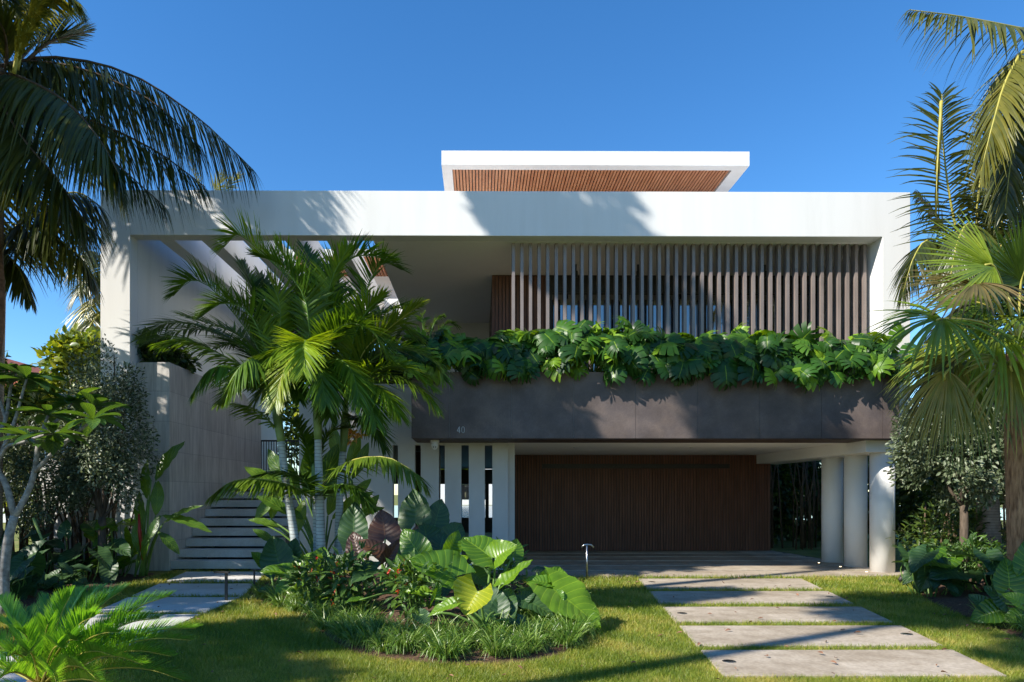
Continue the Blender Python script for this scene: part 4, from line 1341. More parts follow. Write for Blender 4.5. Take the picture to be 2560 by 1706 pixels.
# ---- cycad, lower left
cy = thing('cycad', 'big glossy green cycad filling the lower left corner', 'cycad', (-2.95, 4.55, 0))
CC = np.array([-2.98, 4.65, .30])
MB().tube([(CC[0], CC[1], 0), (CC[0], CC[1], .18), (CC[0], CC[1], .34)], [.16, .17, .08], 14).build('trunk', M['fibre'], cy, smooth=True)
tips = [(490, 1570, 4.6), (478, 1600, 4.3), (425, 1490, 4.9), (400, 1545, 4.3), (312, 1474, 5.1), (265, 1500, 4.8), (255, 1474, 5.3), (210, 1482, 5.2), (130, 1497, 5.2), (125, 1560, 4.4), (70, 1530, 5.1), (10, 1555, 5.2),
        (-60, 1600, 5.1), (-120, 1660, 4.8), (360, 1660, 4.0), (350, 1770, 3.9), (250, 1700, 3.8), (70, 1640, 3.9), (25, 1640, 4.1), (150, 1720, 3.6), (-150, 1780, 4.3), (200, 1600, 4.1), (-20, 1720, 3.8), (460, 1700, 4.4),
        (300, 1580, 4.2), (100, 1590, 4.6), (350, 1530, 4.8), (180, 1490, 4.6), (240, 1540, 4.3), (60, 1580, 4.3), (160, 1620, 4.0), (0, 1500, 5.0), (330, 1600, 4.5), (430, 1640, 4.2), (290, 1640, 4.0)]
for px, py, Y in tips:
    T_ = P(px, py, Y)
    d = T_ - CC
    mid = CC + d * .45 + np.array([0, 0, .05 + .04 * np.linalg.norm(d[:2])])
    mid2 = CC + d * .75 + np.array([0, 0, .05 + .03 * np.linalg.norm(d[:2])])
    frond(cy, [CC, mid, mid2, T_], M['cycad'], M['rachis'], nl=120, ll=.16, lw=.0075, spread=.55, up=.7, droop=.03, t0=.12, fwd=1.0, jit=.04, rw=.009, nseg=3, rn=(.2, .9), tipk=.45)


# ---- leaves placed one by one
def leaf_obj(parent, att, tip, width, mat, nrm=(0.05, -.55, .85), seed=0, stalk_to=None, kind='ear', name='leaf', droop=.3, cup=.18, rn=None, sr=.012):
    att, tip = np.array(att, float), np.array(tip, float)
    L = np.linalg.norm(tip - att)
    if kind == 'ear':
        tm = tmpl_ear(seed, cup=cup, droop=droop, width=width)
    else:
        tm = tmpl_ellipse(width, .12, droop, 14, .5)
        if kind == 'paddle':
            tm[0][:, 2] += .015 * np.sin(tm[0][:, 1] * 26) * np.abs(tm[2][:, 0])
    V, F, uv, m = scatter(tm, att[None], (tip - att + np.array([0, 0, droop * L * .8]))[None], np.array(nrm, float)[None], L)
    o = npobj(name, V, F, mat, parent, np.full(m, rn if rn is not None else rng.uniform(.15, .85)), uv, smooth=True)
    if stalk_to is not None:
        s = np.array(stalk_to, float)
        mid = (s + att) / 2 + np.array([0, 0, .12 * np.linalg.norm(att - s)])
        MB().tube(bez([s, mid, att], 9), list(np.linspace(sr * 1.5, sr, 9)), 7).build('stalk', M['stem'], o, smooth=True)
    return o


def Z4(x, y):
    return 560 + x / 2.353, 1050 + y / 2.353


def ears(label, name, cat, center, leaves, grp, mdef='ear'):
    t = thing(name, label, cat, (center[0], center[1], 0), grp)
    for i, lf in enumerate(leaves):
        a, b, wd, Y, dY = lf[:5]
        kw = dict(lf[5]) if len(lf) > 5 else {}
        mt = kw.pop('m', mdef)
        A = P(*Z4(*a), Y)
        B = P(*Z4(*b), Y + dY)
        s = (center[0] + rng.uniform(-.08, .08), center[1] + rng.uniform(-.08, .08), 0.12)
        leaf_obj(t, A, B, wd, M[mt], seed=i * 7 + int(abs(center[0]) * 10), stalk_to=s, **kw)
    return t


g_ = 'elephant ear plants in the island bed'
ears('elephant ear with the two broadest lime leaves held high right of centre', 'elephant_ear', 'plant', (.12, 8.3), [
    ((1575, 812), (1400, 690), 1.15, 8.3, .25, dict(nrm=(.0, -.45, .9), cup=.1, droop=.1)),
    ((1600, 815), (1712, 745), 1.3, 8.25, -.15, dict(nrm=(.3, -.6, .7), cup=.2, droop=.25)),
    ((1345, 925), (1085, 830), .95, 7.9, -.1, dict(nrm=(-.1, -.7, .75), cup=.25, droop=.15)),
    ((1300, 880), (1440, 800), 1.2, 8.2, .1, dict(nrm=(.2, -.3, .9), m='ear')),
    ((1330, 768), (1408, 660), .9, 8.7, .1, dict(nrm=(.6, -.5, .5), m='ear')),
    ((1700, 800), (1745, 700), 1.0, 8.6, .1, dict(m='ear', rn=.1, nrm=(.4, -.7, .4))),
    ((1470, 900), (1560, 1000), 1.0, 8.4, -.1, dict(m='eard')),
    ((1650, 962), (1815, 822), .55, 8.0, .1, dict(nrm=(-.5, -.4, .75), droop=.05)),
], g_)
ears('elephant ear with one bright yellow funnel shaped leaf at the front of the bed', 'elephant_ear', 'plant', (.05, 7.5), [
    ((1490, 1010), (1415, 1150), 1.55, 7.3, -.1, dict(m='eary', nrm=(-.25, -.9, .35), cup=.35, droop=.05)),
    ((1340, 1085), (1200, 1165), .55, 7.2, 0, dict(nrm=(-.1, -.6, .8))),
    ((1180, 1020), (1055, 1015), .8, 7.7, 0, dict(nrm=(0, -.4, .9))),
    ((1240, 1050), (1290, 940), .5, 7.6, 0, dict(nrm=(.5, -.7, .3))),
    ((1590, 1130), (1540, 960), 1.0, 7.8, .2, dict(m='eard', nrm=(0, -.9, .4))),
    ((1640, 1140), (1700, 980), .8, 7.8, .2, dict(m='eard', nrm=(0, -.9, .4))),
    ((1720, 1180), (1760, 1255), 1.1, 7.4, -.1, dict(m='eard', nrm=(0, -.5, .85))),
    ((1150, 1150), (1200, 1215), 1.1, 7.4, -.1, dict(m='eard', nrm=(0, -.5, .85))),
], g_)
ears('elephant ear with one huge drooping lime leaf at the right tip of the bed', 'elephant_ear', 'plant', (.75, 8.0), [
    ((1940, 1000), (2215, 1225), .98, 7.9, -.25, dict(nrm=(.35, -.65, .7), cup=.08, droop=.12, rn=.75)),
    ((1930, 990), (1990, 860), 1.25, 8.1, .15, dict(nrm=(.1, -.8, .6), cup=.2, rn=.6)),
    ((1900, 960), (1765, 950), .75, 8.0, 0, dict(nrm=(-.1, -.5, .85), rn=.4)),
    ((1940, 1040), (1985, 1085), 1.6, 7.85, -.1, dict(nrm=(.0, -.6, .8), rn=.3)),
    ((1770, 1060), (1930, 1165), .9, 8.0, -.2, dict(m='eard', nrm=(.1, -.6, .8))),
    ((1740, 1080), (1840, 1010), .8, 8.0, 0, dict(m='eard', nrm=(-.2, -.7, .6))),
    ((1840, 900), (1900, 880), 1.2, 9.2, 0, dict(m='eard')),
], g_)
ears('elephant ear whose scalloped lime leaf leans left before the purple one', 'elephant_ear', 'plant', (-.75, 9.0), [
    ((1150, 790), (1020, 655), .95, 8.9, .1, dict(nrm=(-.4, -.8, .5), cup=.1)),
    ((1110, 850), (985, 835), 1.0, 8.7, 0, dict(nrm=(-.1, -.6, .8), rn=.9)),
    ((1080, 790), (1160, 640), .7, 9.3, .1, dict(m='eard', nrm=(.2, -.8, .5))),
    ((900, 880), (760, 960), .9, 8.6, -.3, dict(nrm=(-.1, -.5, .85), m='eard', rn=.9)),
    ((800, 1060), (715, 1075), .8, 8.2, -.1, dict(nrm=(-.1, -.3, .95), m='ear', rn=.1)),
], g_)
ears('dark green elephant ear with the tallest leaves, behind the purple one by the slit wall', 'elephant_ear', 'plant', (-.6, 10.4), [
    ((1130, 600), (1110, 405), 1.0, 10.3, .2, dict(m='eard', nrm=(-.3, -.9, .25), cup=.08, droop=.05, rn=.9)),
    ((1240, 620), (1285, 465), .9, 10.3, .2, dict(m='eard', nrm=(.3, -.9, .3), cup=.1, droop=.05)),
    ((760, 690), (770, 480), .8, 10.6, .2, dict(m='eard', nrm=(.1, -.9, .3), cup=.08, droop=.05)),
    ((1200, 740), (1170, 600), 1.4, 9.9, .2, dict(m='eard', nrm=(.1, -.9, .4))),
    ((1330, 700), (1410, 605), 1.0, 10.0, .2, dict(m='eard', nrm=(.3, -.6, .6), rn=.6)),
    ((1270, 760), (1300, 660), 1.3, 9.6, .1, dict(m='eard', nrm=(.1, -.9, .4))),
], g_)
ears('elephant ear with dark purple brown leaves in the shade of the bed', 'elephant_ear', 'plant', (-1.4, 9.8), [
    ((950, 700), (925, 525), 1.05, 9.8, .15, dict(nrm=(.05, -.95, .3), cup=.05, droop=.05)),
    ((930, 790), (780, 720), .75, 9.5, -.1, dict(nrm=(-.2, -.6, .75), rn=.95)),
    ((960, 830), (1050, 715), .7, 9.4, 0, dict(nrm=(.4, -.7, .5), rn=.8)),
    ((800, 800), (730, 660), .9, 9.9, .1, dict(nrm=(-.2, -.9, .3), rn=.1)),
    ((1120, 700), (1140, 620), .8, 9.6, 0, dict(nrm=(.1, -.8, .5), rn=1.0)),
], g_, 'earp')
ears('elephant ear with round green leaves at the bed end by the stairs', 'elephant_ear', 'plant', (-3.1, 10.3), [
    ((390, 905), (205, 895), .75, 10.2, -.1, dict(nrm=(0, -.5, .85), rn=.2)),
    ((385, 985), (330, 1078), 1.3, 9.9, -.15, dict(nrm=(0, -.75, .65), rn=.95, cup=.08)),
    ((460, 960), (510, 920), 1.3, 10.0, 0, dict(nrm=(.2, -.6, .8), rn=.4)),
    ((300, 1020), (195, 1000), .8, 10.1, 0, dict(m='eard', rn=.8)),
    ((420, 900), (520, 770), .7, 10.3, .1, dict(nrm=(-.4, -.7, .5), rn=.6)),
    ((560, 850), (590, 740), 1.1, 10.4, .1, dict(nrm=(.1, -.8, .5), rn=.1)),
    ((330, 860), (260, 680), .95, 10.8, .2, dict(m='eard', nrm=(-.1, -.8, .5), rn=.7)),
    ((400, 830), (410, 690), .9, 10.9, .1, dict(m='eard', nrm=(-.1, -.8, .5), rn=.5)),
    ((240, 850), (160, 775), .8, 10.9, 0, dict(m='ear', rn=.2)),
    ((640, 860), (700, 790), .9, 10.3, 0, dict(m='eard')),
], g_)
ears('dark low elephant ear filling the middle of the bed behind the red flowers', 'elephant_ear', 'plant', (-1.6, 9.2), [
    (( 600 + i * 62, 930 + (i % 3) * 45), (570 + i * 62 + (i % 4) * 30, 850 + (i % 3) * 60), .85, 9.4 - .1 * (i % 4), .1 * ((i % 3) - 1), dict(m='eard', nrm=(rng.uniform(-.4, .4), -.7, .6))) for i in range(12)
], g_)

# paddle leaved plants
def paddles(label, name, cat, base, leaves, mat='bird', grp=None, wd=.3):
    t = thing(name, label, cat, (base[0], base[1], 0), grp)
    for i, (a, b, Y, dY, w_, nr) in enumerate(leaves):
        A = P(*a, Y)
        B = P(*b, Y + dY)
        s = (base[0] + rng.uniform(-.12, .12), base[1] + rng.uniform(-.1, .1), .05)
        leaf_obj(t, A, B, w_, M[mat], nrm=nr, stalk_to=s, kind='paddle', droop=.22, sr=.014)
    return t


hp = paddles('paddle leaved plant with one upright bright leaf in front of the stone wall', 'paddle_leaf_plant', 'plant', (-6.4, 12.9), [
    ((392, 1205), (450, 1100), 12.9, 0, .42, (-.5, -.8, .3)),
    ((405, 1290), (522, 1330), 12.6, -.2, .24, (.1, -.5, .85)),
    ((410, 1310), (500, 1262), 12.6, -.1, .24, (.1, -.5, .85)),
    ((372, 1250), (352, 1150), 12.8, 0, .3, (-.3, -.9, .3)),
    ((400, 1330), (445, 1385), 12.6, -.1, .35, (.2, -.7, .7)),
    ((385, 1320), (352, 1400), 12.6, -.1, .35, (-.2, -.7, .7)),
    ((392, 1290), (402, 1200), 12.8, .1, .34, (.5, -.8, .3)),
    ((365, 1330), (330, 1230), 12.9, .1, .3, (-.3, -.8, .4)),
    ((375, 1350), (400, 1290), 12.5, 0, .35, (.2, -.8, .5)),
    ((350, 1380), (335, 1300), 12.7, 0, .35, (-.2, -.8, .5)),
    ((380, 1200), (350, 1185), 12.7, 0, .4, (-.2, -.8, .5)),
])
MB().tube([P(360, 1400, 12.7), P(352, 1330, 12.7), P(350, 1285, 12.7)], [.02, .035, .015], 8).build('flower_spike', M['red'], hp, smooth=True)
paddles('large paddle leaved plant with glossy leaves behind the ringed palm trunks', 'paddle_leaf_plant', 'plant', (-2.75, 11.9), [
    ((720, 1250), (610, 1165), 11.8, -.1, .35, (-.2, -.5, .85)),
    ((735, 1230), (650, 1130), 11.9, 0, .32, (-.4, -.7, .5)),
    ((750, 1240), (690, 1150), 12.0, .1, .36, (-.2, -.8, .5)),
    ((765, 1240), (780, 1110), 12.0, .1, .3, (.3, -.8, .4)),
    ((730, 1290), (640, 1240), 11.7, -.1, .36, (-.1, -.6, .8)),
    ((700, 1320), (620, 1300), 11.6, -.1, .32, (-.1, -.6, .8)),
    ((690, 1360), (630, 1325), 11.5, -.1, .34, (-.1, -.7, .7)),
    ((760, 1300), (700, 1270), 11.6, -.1, .38, (-.1, -.7, .7)),
    ((820, 1290), (870, 1180), 12.0, 0, .32, (.3, -.8, .5)),
    ((830, 1300), (930, 1230), 12.0, 0, .34, (.2, -.6, .8)),
    ((780, 1280), (860, 1110), 12.1, .2, .3, (.4, -.8, .4)),
    ((850, 1330), (900, 1260), 11.8, 0, .4, (.2, -.7, .7)),
    ((740, 1340), (760, 1250), 11.7, 0, .35, (.1, -.9, .4)),
    ((880, 1300), (960, 1270), 12.0, 0, .32, (.2, -.6, .8)),
    ((680, 1300), (700, 1190), 12.1, 0, .35, (-.1, -.9, .4)),
    ((640, 1300), (690, 1240), 12.0, 0, .4, (-.1, -.9, .4)),
])
hc = paddles('paddle leaved plant with yellow orange flowers against the white wall', 'paddle_leaf_plant', 'plant', (-2.3, 13.0), [
    ((870, 1180), (905, 1085), 13.0, 0, .3, (.3, -.8, .4)),
    ((850, 1160), (820, 1060), 13.0, 0, .32, (-.3, -.8, .4)),
    ((880, 1200), (930, 1110), 12.9, 0, .28, (.4, -.8, .4)),
    ((880, 1250), (930, 1200), 12.7, 0, .36, (.2, -.8, .5)),
    ((900, 1300), (950, 1240), 12.7, 0, .36, (.2, -.8, .5)),
    ((860, 1130), (870, 1040), 13.1, 0, .3, (.1, -.9, .3)),
])
for k in range(6):
    q0 = P(895, 1095, 12.9) + rng.normal(0, .12, 3)
    V_, F_, uv_, m_ = scatter(tmpl_ellipse(.35), np.tile(q0, (11, 1)), rdir(11), rdir(11), rng.uniform(.08, .16, 11))
    npobj('flower', V_, F_, M['orange'], hc, np.repeat(rng.uniform(0, 1, 11), m_), uv_)

# red flowered shrubs in the bed
def flower_shrub(label, c, r, n, grp, nfl=14, leaf=.14, mat='plum'):
    t = thing('flowering_shrub', label, 'shrub', (c[0], c[1], 0), grp)
    O, out = blob_points(n, c, r, lumps=16, lumpr=.4)
    D = unit(out * .8 + rng.normal(0, .5, (n, 3)) + np.array([0, -.2, .25]))
    N = unit(rdir(n) * .5 + np.array([0, -.3, 1.0]))
    V, F, uv, m = scatter(tmpl_ellipse(.36, .18, .25, 5), O, D, N, leaf * rng.uniform(.6, 1.2, n))
    npobj('foliage', V, F, M[mat], t, np.repeat(rng.uniform(.1, 1, n), m), uv)
    sb = MB()
    for k in range(9):
        e = O[rng.integers(0, n)]
        sb.tube([(c[0] + rng.uniform(-.05, .05), c[1], .1), (np.array(c) + e) / 2 - np.array([0, 0, .1]), e], [.009, .007, .004], 5)
    sb.build('stems', M['stem'], t)
    if nfl:
        q = O[rng.integers(0, n, nfl)] + np.array([0, -.06, .09])
        k = 9
        for qq in q:
            V, F, uv, m = scatter(tmpl_ellipse(.4), qq + rng.normal(0, .010, (k, 3)), rdir(k), rdir(k), .035)
            npobj('flower', V, F, M['red'], t, np.repeat(rng.uniform(0, 1, k), m), uv)
    return t


gq = 'red flowered shrubs in the island bed'
flower_shrub('red flowered shrub with bright green leaves, left of the lime elephant ears', (-1.75, 8.6, .55), (.55, .4, .42), 420, gq)
flower_shrub('darker red flowered shrub in the centre of the bed behind the strap grass', (-.75, 8.0, .5), (.5, .4, .4), 420, gq, 12)
flower_shrub('small red flowered shrub hugging the left end of the strap grass', (-2.2, 9.0, .45), (.4, .35, .35), 260, gq, 5)
flower_shrub('green leafy shrub with no flowers between the elephant ears and the carport floor', (.3, 9.6, .45), (.6, .5, .4), 380, gq, 0)


# ---- strap grass clumps
def strap_mesh(k, n=150, h=.50):
    a = rng.uniform(0, 2 * math.pi, n)
    O = np.stack([.09 * np.cos(a) * rng.uniform(0, 1, n), .09 * np.sin(a) * rng.uniform(0, 1, n), np.zeros(n)], 1)
    D = np.stack([np.cos(a) * .55, np.sin(a) * .55, rng.uniform(.8, 1.6, n)], 1)
    V, F, m = strips(O, D, rdir(n), h * rng.uniform(.6, 1.15, n), .010, rng.uniform(.3, 1.0, n), 5, fold=.2, tipw=.1, wpk=.2)
    V[:, 2] = np.maximum(V[:, 2], .01)
    o = npobj('strap_grass', V, F, M['lily'], None, np.repeat(np.clip(rng.normal(.5, .28, n), 0, 1), m))
    me = o.data
    bpy.data.objects.remove(o)
    return me


sm = [strap_mesh(k) for k in range(6)]
front = bez([(-3.3, 10.45, 0), (-2.75, 9.75, 0), (-2.25, 9.1, 0), (-1.75, 8.0, 0), (-1.2, 7.05, 0), (-.4, 6.65, 0), (.4, 6.75, 0), (.95, 7.35, 0), (1.15, 8.3, 0), (1.05, 9.2, 0)], 38)
cnt = 0
for row in range(5):
    for i, p in enumerate(front):
        if row > 2 and (i + row) % 2: continue
        c = np.array([-.6, 9.2, 0])
        q = p + (c - p) * (.085 * row - .02) + rng.normal(0, .05, 3)
        o = bpy.data.objects.new('strap_grass', sm[cnt % 6])
        o.location = (q[0], q[1], .03)
        s_ = random.uniform(.75, 1.15)
        o.scale = (s_, s_, s_ * random.uniform(.85, 1.1))
        o.rotation_euler = (0, 0, random.uniform(0, 6.28))
        COL.objects.link(o)
        tag(o, 'arching green strap grass clump in the border around the island bed', 'grass clump', 'strap grass clumps edging the island bed')
        cnt += 1
for x, y in ((6.1, 8.1), (6.25, 7.8), (6.4, 7.5), (6.15, 7.5), (6.6, 7.3), (6.3, 8.4), (6.8, 7.1)):
    o = bpy.data.objects.new('strap_grass', sm[cnt % 6])
    o.location = (x, y, .03)
    o.rotation_euler = (0, 0, random.uniform(0, 6.28))
    COL.objects.link(o)
    tag(o, 'dark strap grass clump at the lawn edge of the right hand bed', 'grass clump', 'strap grass clumps at the right bed')
    cnt += 1

# ---- split leaf plants in the planter
mtm = [tmpl_monstera(k) for k in range(4)]
for k in range(14):
    xc = -.95 + k * .665
    desc = ['first', 'second', 'third', 'fourth', 'fifth', 'sixth', 'seventh', 'eighth', 'ninth', 'tenth', 'eleventh', 'twelfth', 'thirteenth', 'last'][k]
    t = thing('split_leaf_plant', f'{desc} split leaf plant from the left in the row spilling over the dark planter', 'plant', (xc, 13.55, 3.94), 'split leaf plants in the planter')
    n = 46
    u = rng.uniform(0, 1, n)
    hx = xc + rng.normal(0, .30, n)
    # leaves at the back stand high, leaves in front hang low
    hy = 13.75 - .75 * u + rng.normal(0, .06, n)
    hz = 4.62 - .34 * u ** 1.6 + rng.normal(0, .10, n) + (.14 if k in (4, 5, 6) else (-.08 if k > 9 else 0))
    hz = np.where(u > .84, hz - rng.uniform(0, .34, n) * (1 if k not in (0, 1) else .4), hz)
    H = np.stack([hx, hy, hz], 1)
    D = np.stack([rng.normal(0, .7, n), -.75 + rng.normal(0, .3, n), -.15 - .9 * u + rng.normal(0, .4, n) + .45 * (u < .35)], 1)
    N = np.stack([rng.normal(0, .5, n), -.75 - .2 * u + rng.normal(0, .3, n), .95 - .5 * u + rng.normal(0, .3, n)], 1)
    sc = rng.uniform(.24, .50, n)
    Vs, Fs, Us, Rs, off = [], [], [], [], 0
    for q in range(4):
        sel = np.arange(n) % 4 == q
        V, F, uv, m = scatter(mtm[q], H[sel], D[sel], N[sel], sc[sel])
        Vs.append(V); Fs.append(F + off); Us.append(uv)
        off += len(V)
        rr0 = np.clip(rng.normal(.25, .28, sel.sum()) + .55 * (u[sel] < .22), 0, 1)  # highest leaves get a paler tone, sunlight on them put into the colour
        rr0[rng.random(len(rr0)) < .04] = 1.6
        Rs.append(np.repeat(rr0, m))
    npobj('foliage', np.concatenate(Vs), np.concatenate(Fs), M['monstera'], t, np.concatenate(Rs), np.concatenate(Us), smooth=True)
    st = MB()
    for i in range(n):
        b_ = np.array([xc + rng.normal(0, .12), 13.6, 3.94])
        st.tube(bez([b_, (b_ + H[i]) / 2 + np.array([0, .02, .12]), H[i]], 5), [.012, .011, .01, .008, .006], 5)
    st.build('stems', M['stem'], t)
# darker leafy filler low inside the planter
t = thing('planter_shrub', 'dark feathery palm seedling rising at the left end of the planter', 'plant', (-.9, 13.9, 3.95))
for seq in ([(1070, 880, 14), (1078, 830, 14), (1092, 800, 14), (1108, 790, 14)], [(1072, 880, 14), (1095, 830, 14), (1120, 808, 14), (1145, 815, 14)], [(1070, 880, 14), (1100, 850, 14), (1130, 845, 14), (1155, 860, 14)],
            [(1068, 880, 14), (1060, 830, 14), (1055, 800, 14), (1062, 780, 14)], [(1068, 880, 14), (1045, 840, 14), (1020, 820, 14), (1000, 830, 14)]):
    frond(t, PX(seq), M['areca'], M['stem'], nl=30, ll=.3, lw=.03, rn=(0, .15), up=.3)
# plants on top of the stone wall and slit wall
t = thing('wall_top_shrub', 'dark green shrub spilling over the top of the grey stone wall', 'shrub', (-6.7, 14.8, 4.33))
crown('foliage', t, M['hedge'], 2600, (-6.85, 15.0, 4.55), (.55, .9, .5), .13, rn=(.2, .8))
t = thing('wall_top_shrub', 'leafy shrub on top of the white slit wall behind the palm group', 'shrub', (-2.2, 14.7, 3.9))
crown('foliage', t, M['hedge'], 4200, (-2.3, 14.75, 4.15), (1.5, .45, .45), .15, rn=(.2, .9), lumps=16)


# ---- silver shrubs, hedges, trees
def shrub(label, name, cat, c, r, n, mat, leaf, trunk=True, lumps=22, lumpr=.33, grp=None, bark='bark', rn=(0, 1), tm=None, limbs=7):
    t = thing(name, label, cat, (c[0], c[1], 0), grp)
    crown('crown', t, M[mat], n, c, r, leaf, tm or tmpl_ellipse(.42, .15, .15, 3), lumps=lumps, lumpr=lumpr, rn=rn)
    if trunk:
        tb = MB()
        f = np.array([c[0], c[1], max(.25, c[2] - r[2] * .9)])
        tb.tube([(c[0], c[1], 0), tuple(f)], [.05 + r[2] * .02, .04 + r[2] * .015], 8)
        for k in range(limbs):
            e = np.array(c) + rdir(1)[0] * np.array(r) * .6 + np.array([0, 0, r[2] * .25])
            tb.tube(bez([f - np.array([0, 0, .04]), (f + e) / 2 + rng.normal(0, .08, 3), e], 6), [.035, .03, .026, .02, .015, .008], 6)
        tb.build('trunk', M[bark], t, smooth=True)
    return t


shrub('rounded silver leaved shrub in front of the left white pillar', 'silver_shrub', 'shrub', (-6.95, 12.6, 2.75), (1.0, .9, 1.75), 16000, 'silver', .075, lumps=40, lumpr=.28)
shrub('silver leaved shrub on the far left behind the forked pale trunk', 'silver_shrub', 'shrub', (-7.9, 12.4, 2.0), (.9, .8, 1.3), 9000, 'silver', .07, rn=(0, .6), lumps=30, lumpr=.3)
shrub('rounded grey green silver shrub right of the three white columns', 'silver_shrub', 'shrub', (8.05, 11.3, 2.45), (1.2, 1.0, 1.15), 15000, 'silver', .085, lumps=40, lumpr=.28, rn=(0, .8))
shrub('silver shrub further right partly behind the hairy palm trunk', 'silver_shrub', 'shrub', (9.6, 12.0, 2.7), (1.0, .9, 1.3), 8000, 'silver', .085, lumps=26, lumpr=.3, rn=(0, .6))
big = tmpl_ellipse(.5, .15, .2, 3)
for (lb, c, r, n, mt, lf) in (
    ('yellow green round leaved tree left of the pillar, above the silver shrub', (-9.6, 16.2, 4.1), (1.6, 1.2, 1.3), 4200, 'hedgey', .2),
    ('dark hedge tree behind the silver shrub at the far left', (-10.6, 14.6, 2.6), (1.7, 1.2, 2.0), 5200, 'hedge', .18),
    ('dark hedge tree at the left boundary nearer the camera', (-10.4, 11.2, 1.9), (1.6, 1.6, 1.7), 5200, 'hedge', .16),
    ('yellow green hedge tree low at the left boundary', (-9.0, 14.4, 1.6), (1.0, .7, 1.3), 3000, 'hedgey', .13),
):
    shrub(lb, 'hedge_tree', 'tree', c, r, n, mt, lf, tm=big, grp='trees along the left boundary')
for (lb, c, r, n, mt, lf) in (
    ('dark jungle tree seen through the gap beside the timber wall, left one', (9.2, 21.5, 2.2), (1.2, 1.0, 2.2), 4200, 'hedge', .2),
    ('dark jungle tree seen through the gap beside the timber wall, right one', (11.3, 21.5, 2.4), (1.6, 1.1, 2.5), 5000, 'hedge', .2),
    ('dark boundary tree right of the columns behind the silver shrub', (10.8, 15.6, 2.2), (1.6, 1.5, 2.3), 5200, 'hedge', .18),
    ('dark boundary tree behind the fan palm', (12.0, 12.6, 2.6), (1.7, 1.5, 2.6), 5200, 'hedge', .18),
    ('green boundary tree at the far right edge', (11.2, 9.6, 2.0), (1.3, 1.4, 1.9), 4200, 'hedge', .15),
    ('low dense hedge along the ground far behind the carport gap', (12, 23.6, .9), (4.5, .7, 1.1), 7000, 'hedge', .2),
    ('wide dark hedge tree closing the view far behind the carport gap', (10.5, 26, 2.3), (4.0, 1.5, 2.7), 9000, 'hedge', .26),
    ('wide dark hedge tree far back at the right edge', (17, 22, 2.8), (4.5, 1.5, 3.2), 9000, 'hedge', .26),
    ('tall dark tree behind the upright coconut palm', (13.8, 16.5, 4.5), (2.2, 1.6, 3.0), 5200, 'hedge', .22),
):
    shrub(lb, 'hedge_tree', 'tree', c, r, n, mt, lf, tm=big, grp='trees along the right boundary')
for (lb, c, r, n, mt, lf) in (
    ('leafy tree seen between the stone wall and the white slit wall', (-5.2, 27, 4.6), (2.3, 1.5, 3.8), 5200, 'hedgey', .26),
    ('darker tree behind the house left of the stair gap', (-8.6, 28, 4.6), (2.0, 1.5, 3.6), 3600, 'hedge', .26),
    ('green tree behind the house right of the stair gap', (-2.6, 30, 5.2), (1.5, 1.2, 1.9), 2600, 'hedge', .26),
):
    shrub(lb, 'hedge_tree', 'tree', c, r, n, mt, lf, tm=big, grp='trees behind the house')
# bare cane stems in the dark understory
for (xa, xb, ya, yb, hh, nn, lb) in ((-9.4, -6.9, 12.9, 13.3, 1.9, 40, 'stand of brown cane stems under the left silver shrub'),
                                     (8.5, 11.5, 19.4, 20.4, 3.6, 34, 'stand of dark bamboo like canes behind the carport'),
                                     (9.2, 10.8, 13.8, 14.4, 1.5, 12, 'stand of brown cane stems right of the columns')):
    t = thing('cane_clump', lb, 'plant', ((xa + xb) / 2, (ya + yb) / 2, 0), 'clumps of bare canes')
    for k in range(nn):
        x, y = rng.uniform(xa, xb), rng.uniform(ya, yb)
        h = hh * rng.uniform(.7, 1.1)
        MB().tube([(x, y, 0), (x + rng.normal(0, .06), y, h / 2), (x + rng.normal(0, .18), y, h)], [.028, .022, .014], 6).build('cane', M['cane'], t, smooth=True)

# dark understory: low big leaved plants
def understory(label, c, r, n, grp, mat='eard', sc=.38):
    t = thing('low_leafy_plant', label, 'plant', (c[0], c[1], 0), grp)
    O = np.array(c) + rng.uniform(-1, 1, (n, 3)) * np.array(r)
    D = np.stack([rng.normal(0, .6, n), -.5 + rng.normal(0, .4, n), -.25 + rng.normal(0, .25, n)], 1)
    N = np.stack([rng.normal(0, .3, n), rng.normal(-.3, .2, n), np.ones(n)], 1)
    V, F, uv, m = scatter(tmpl_ear(5, width=.8), O, D, N, sc * rng.uniform(.6, 1.15, n))
    npobj('foliage', V, F, M[mat], t, np.repeat(rng.uniform(.1, .9, n), m), uv, smooth=True)
    sb = MB()
    for i in range(n):
        sb.tube(bez([(c[0] + (O[i][0] - c[0]) * .6, c[1] + (O[i][1] - c[1]) * .6, .02), (O[i][0], O[i][1] + .05, O[i][2] * .6), O[i]], 4), [.012, .01, .008, .006], 5)
    sb.build('stems', M['stem'], t)


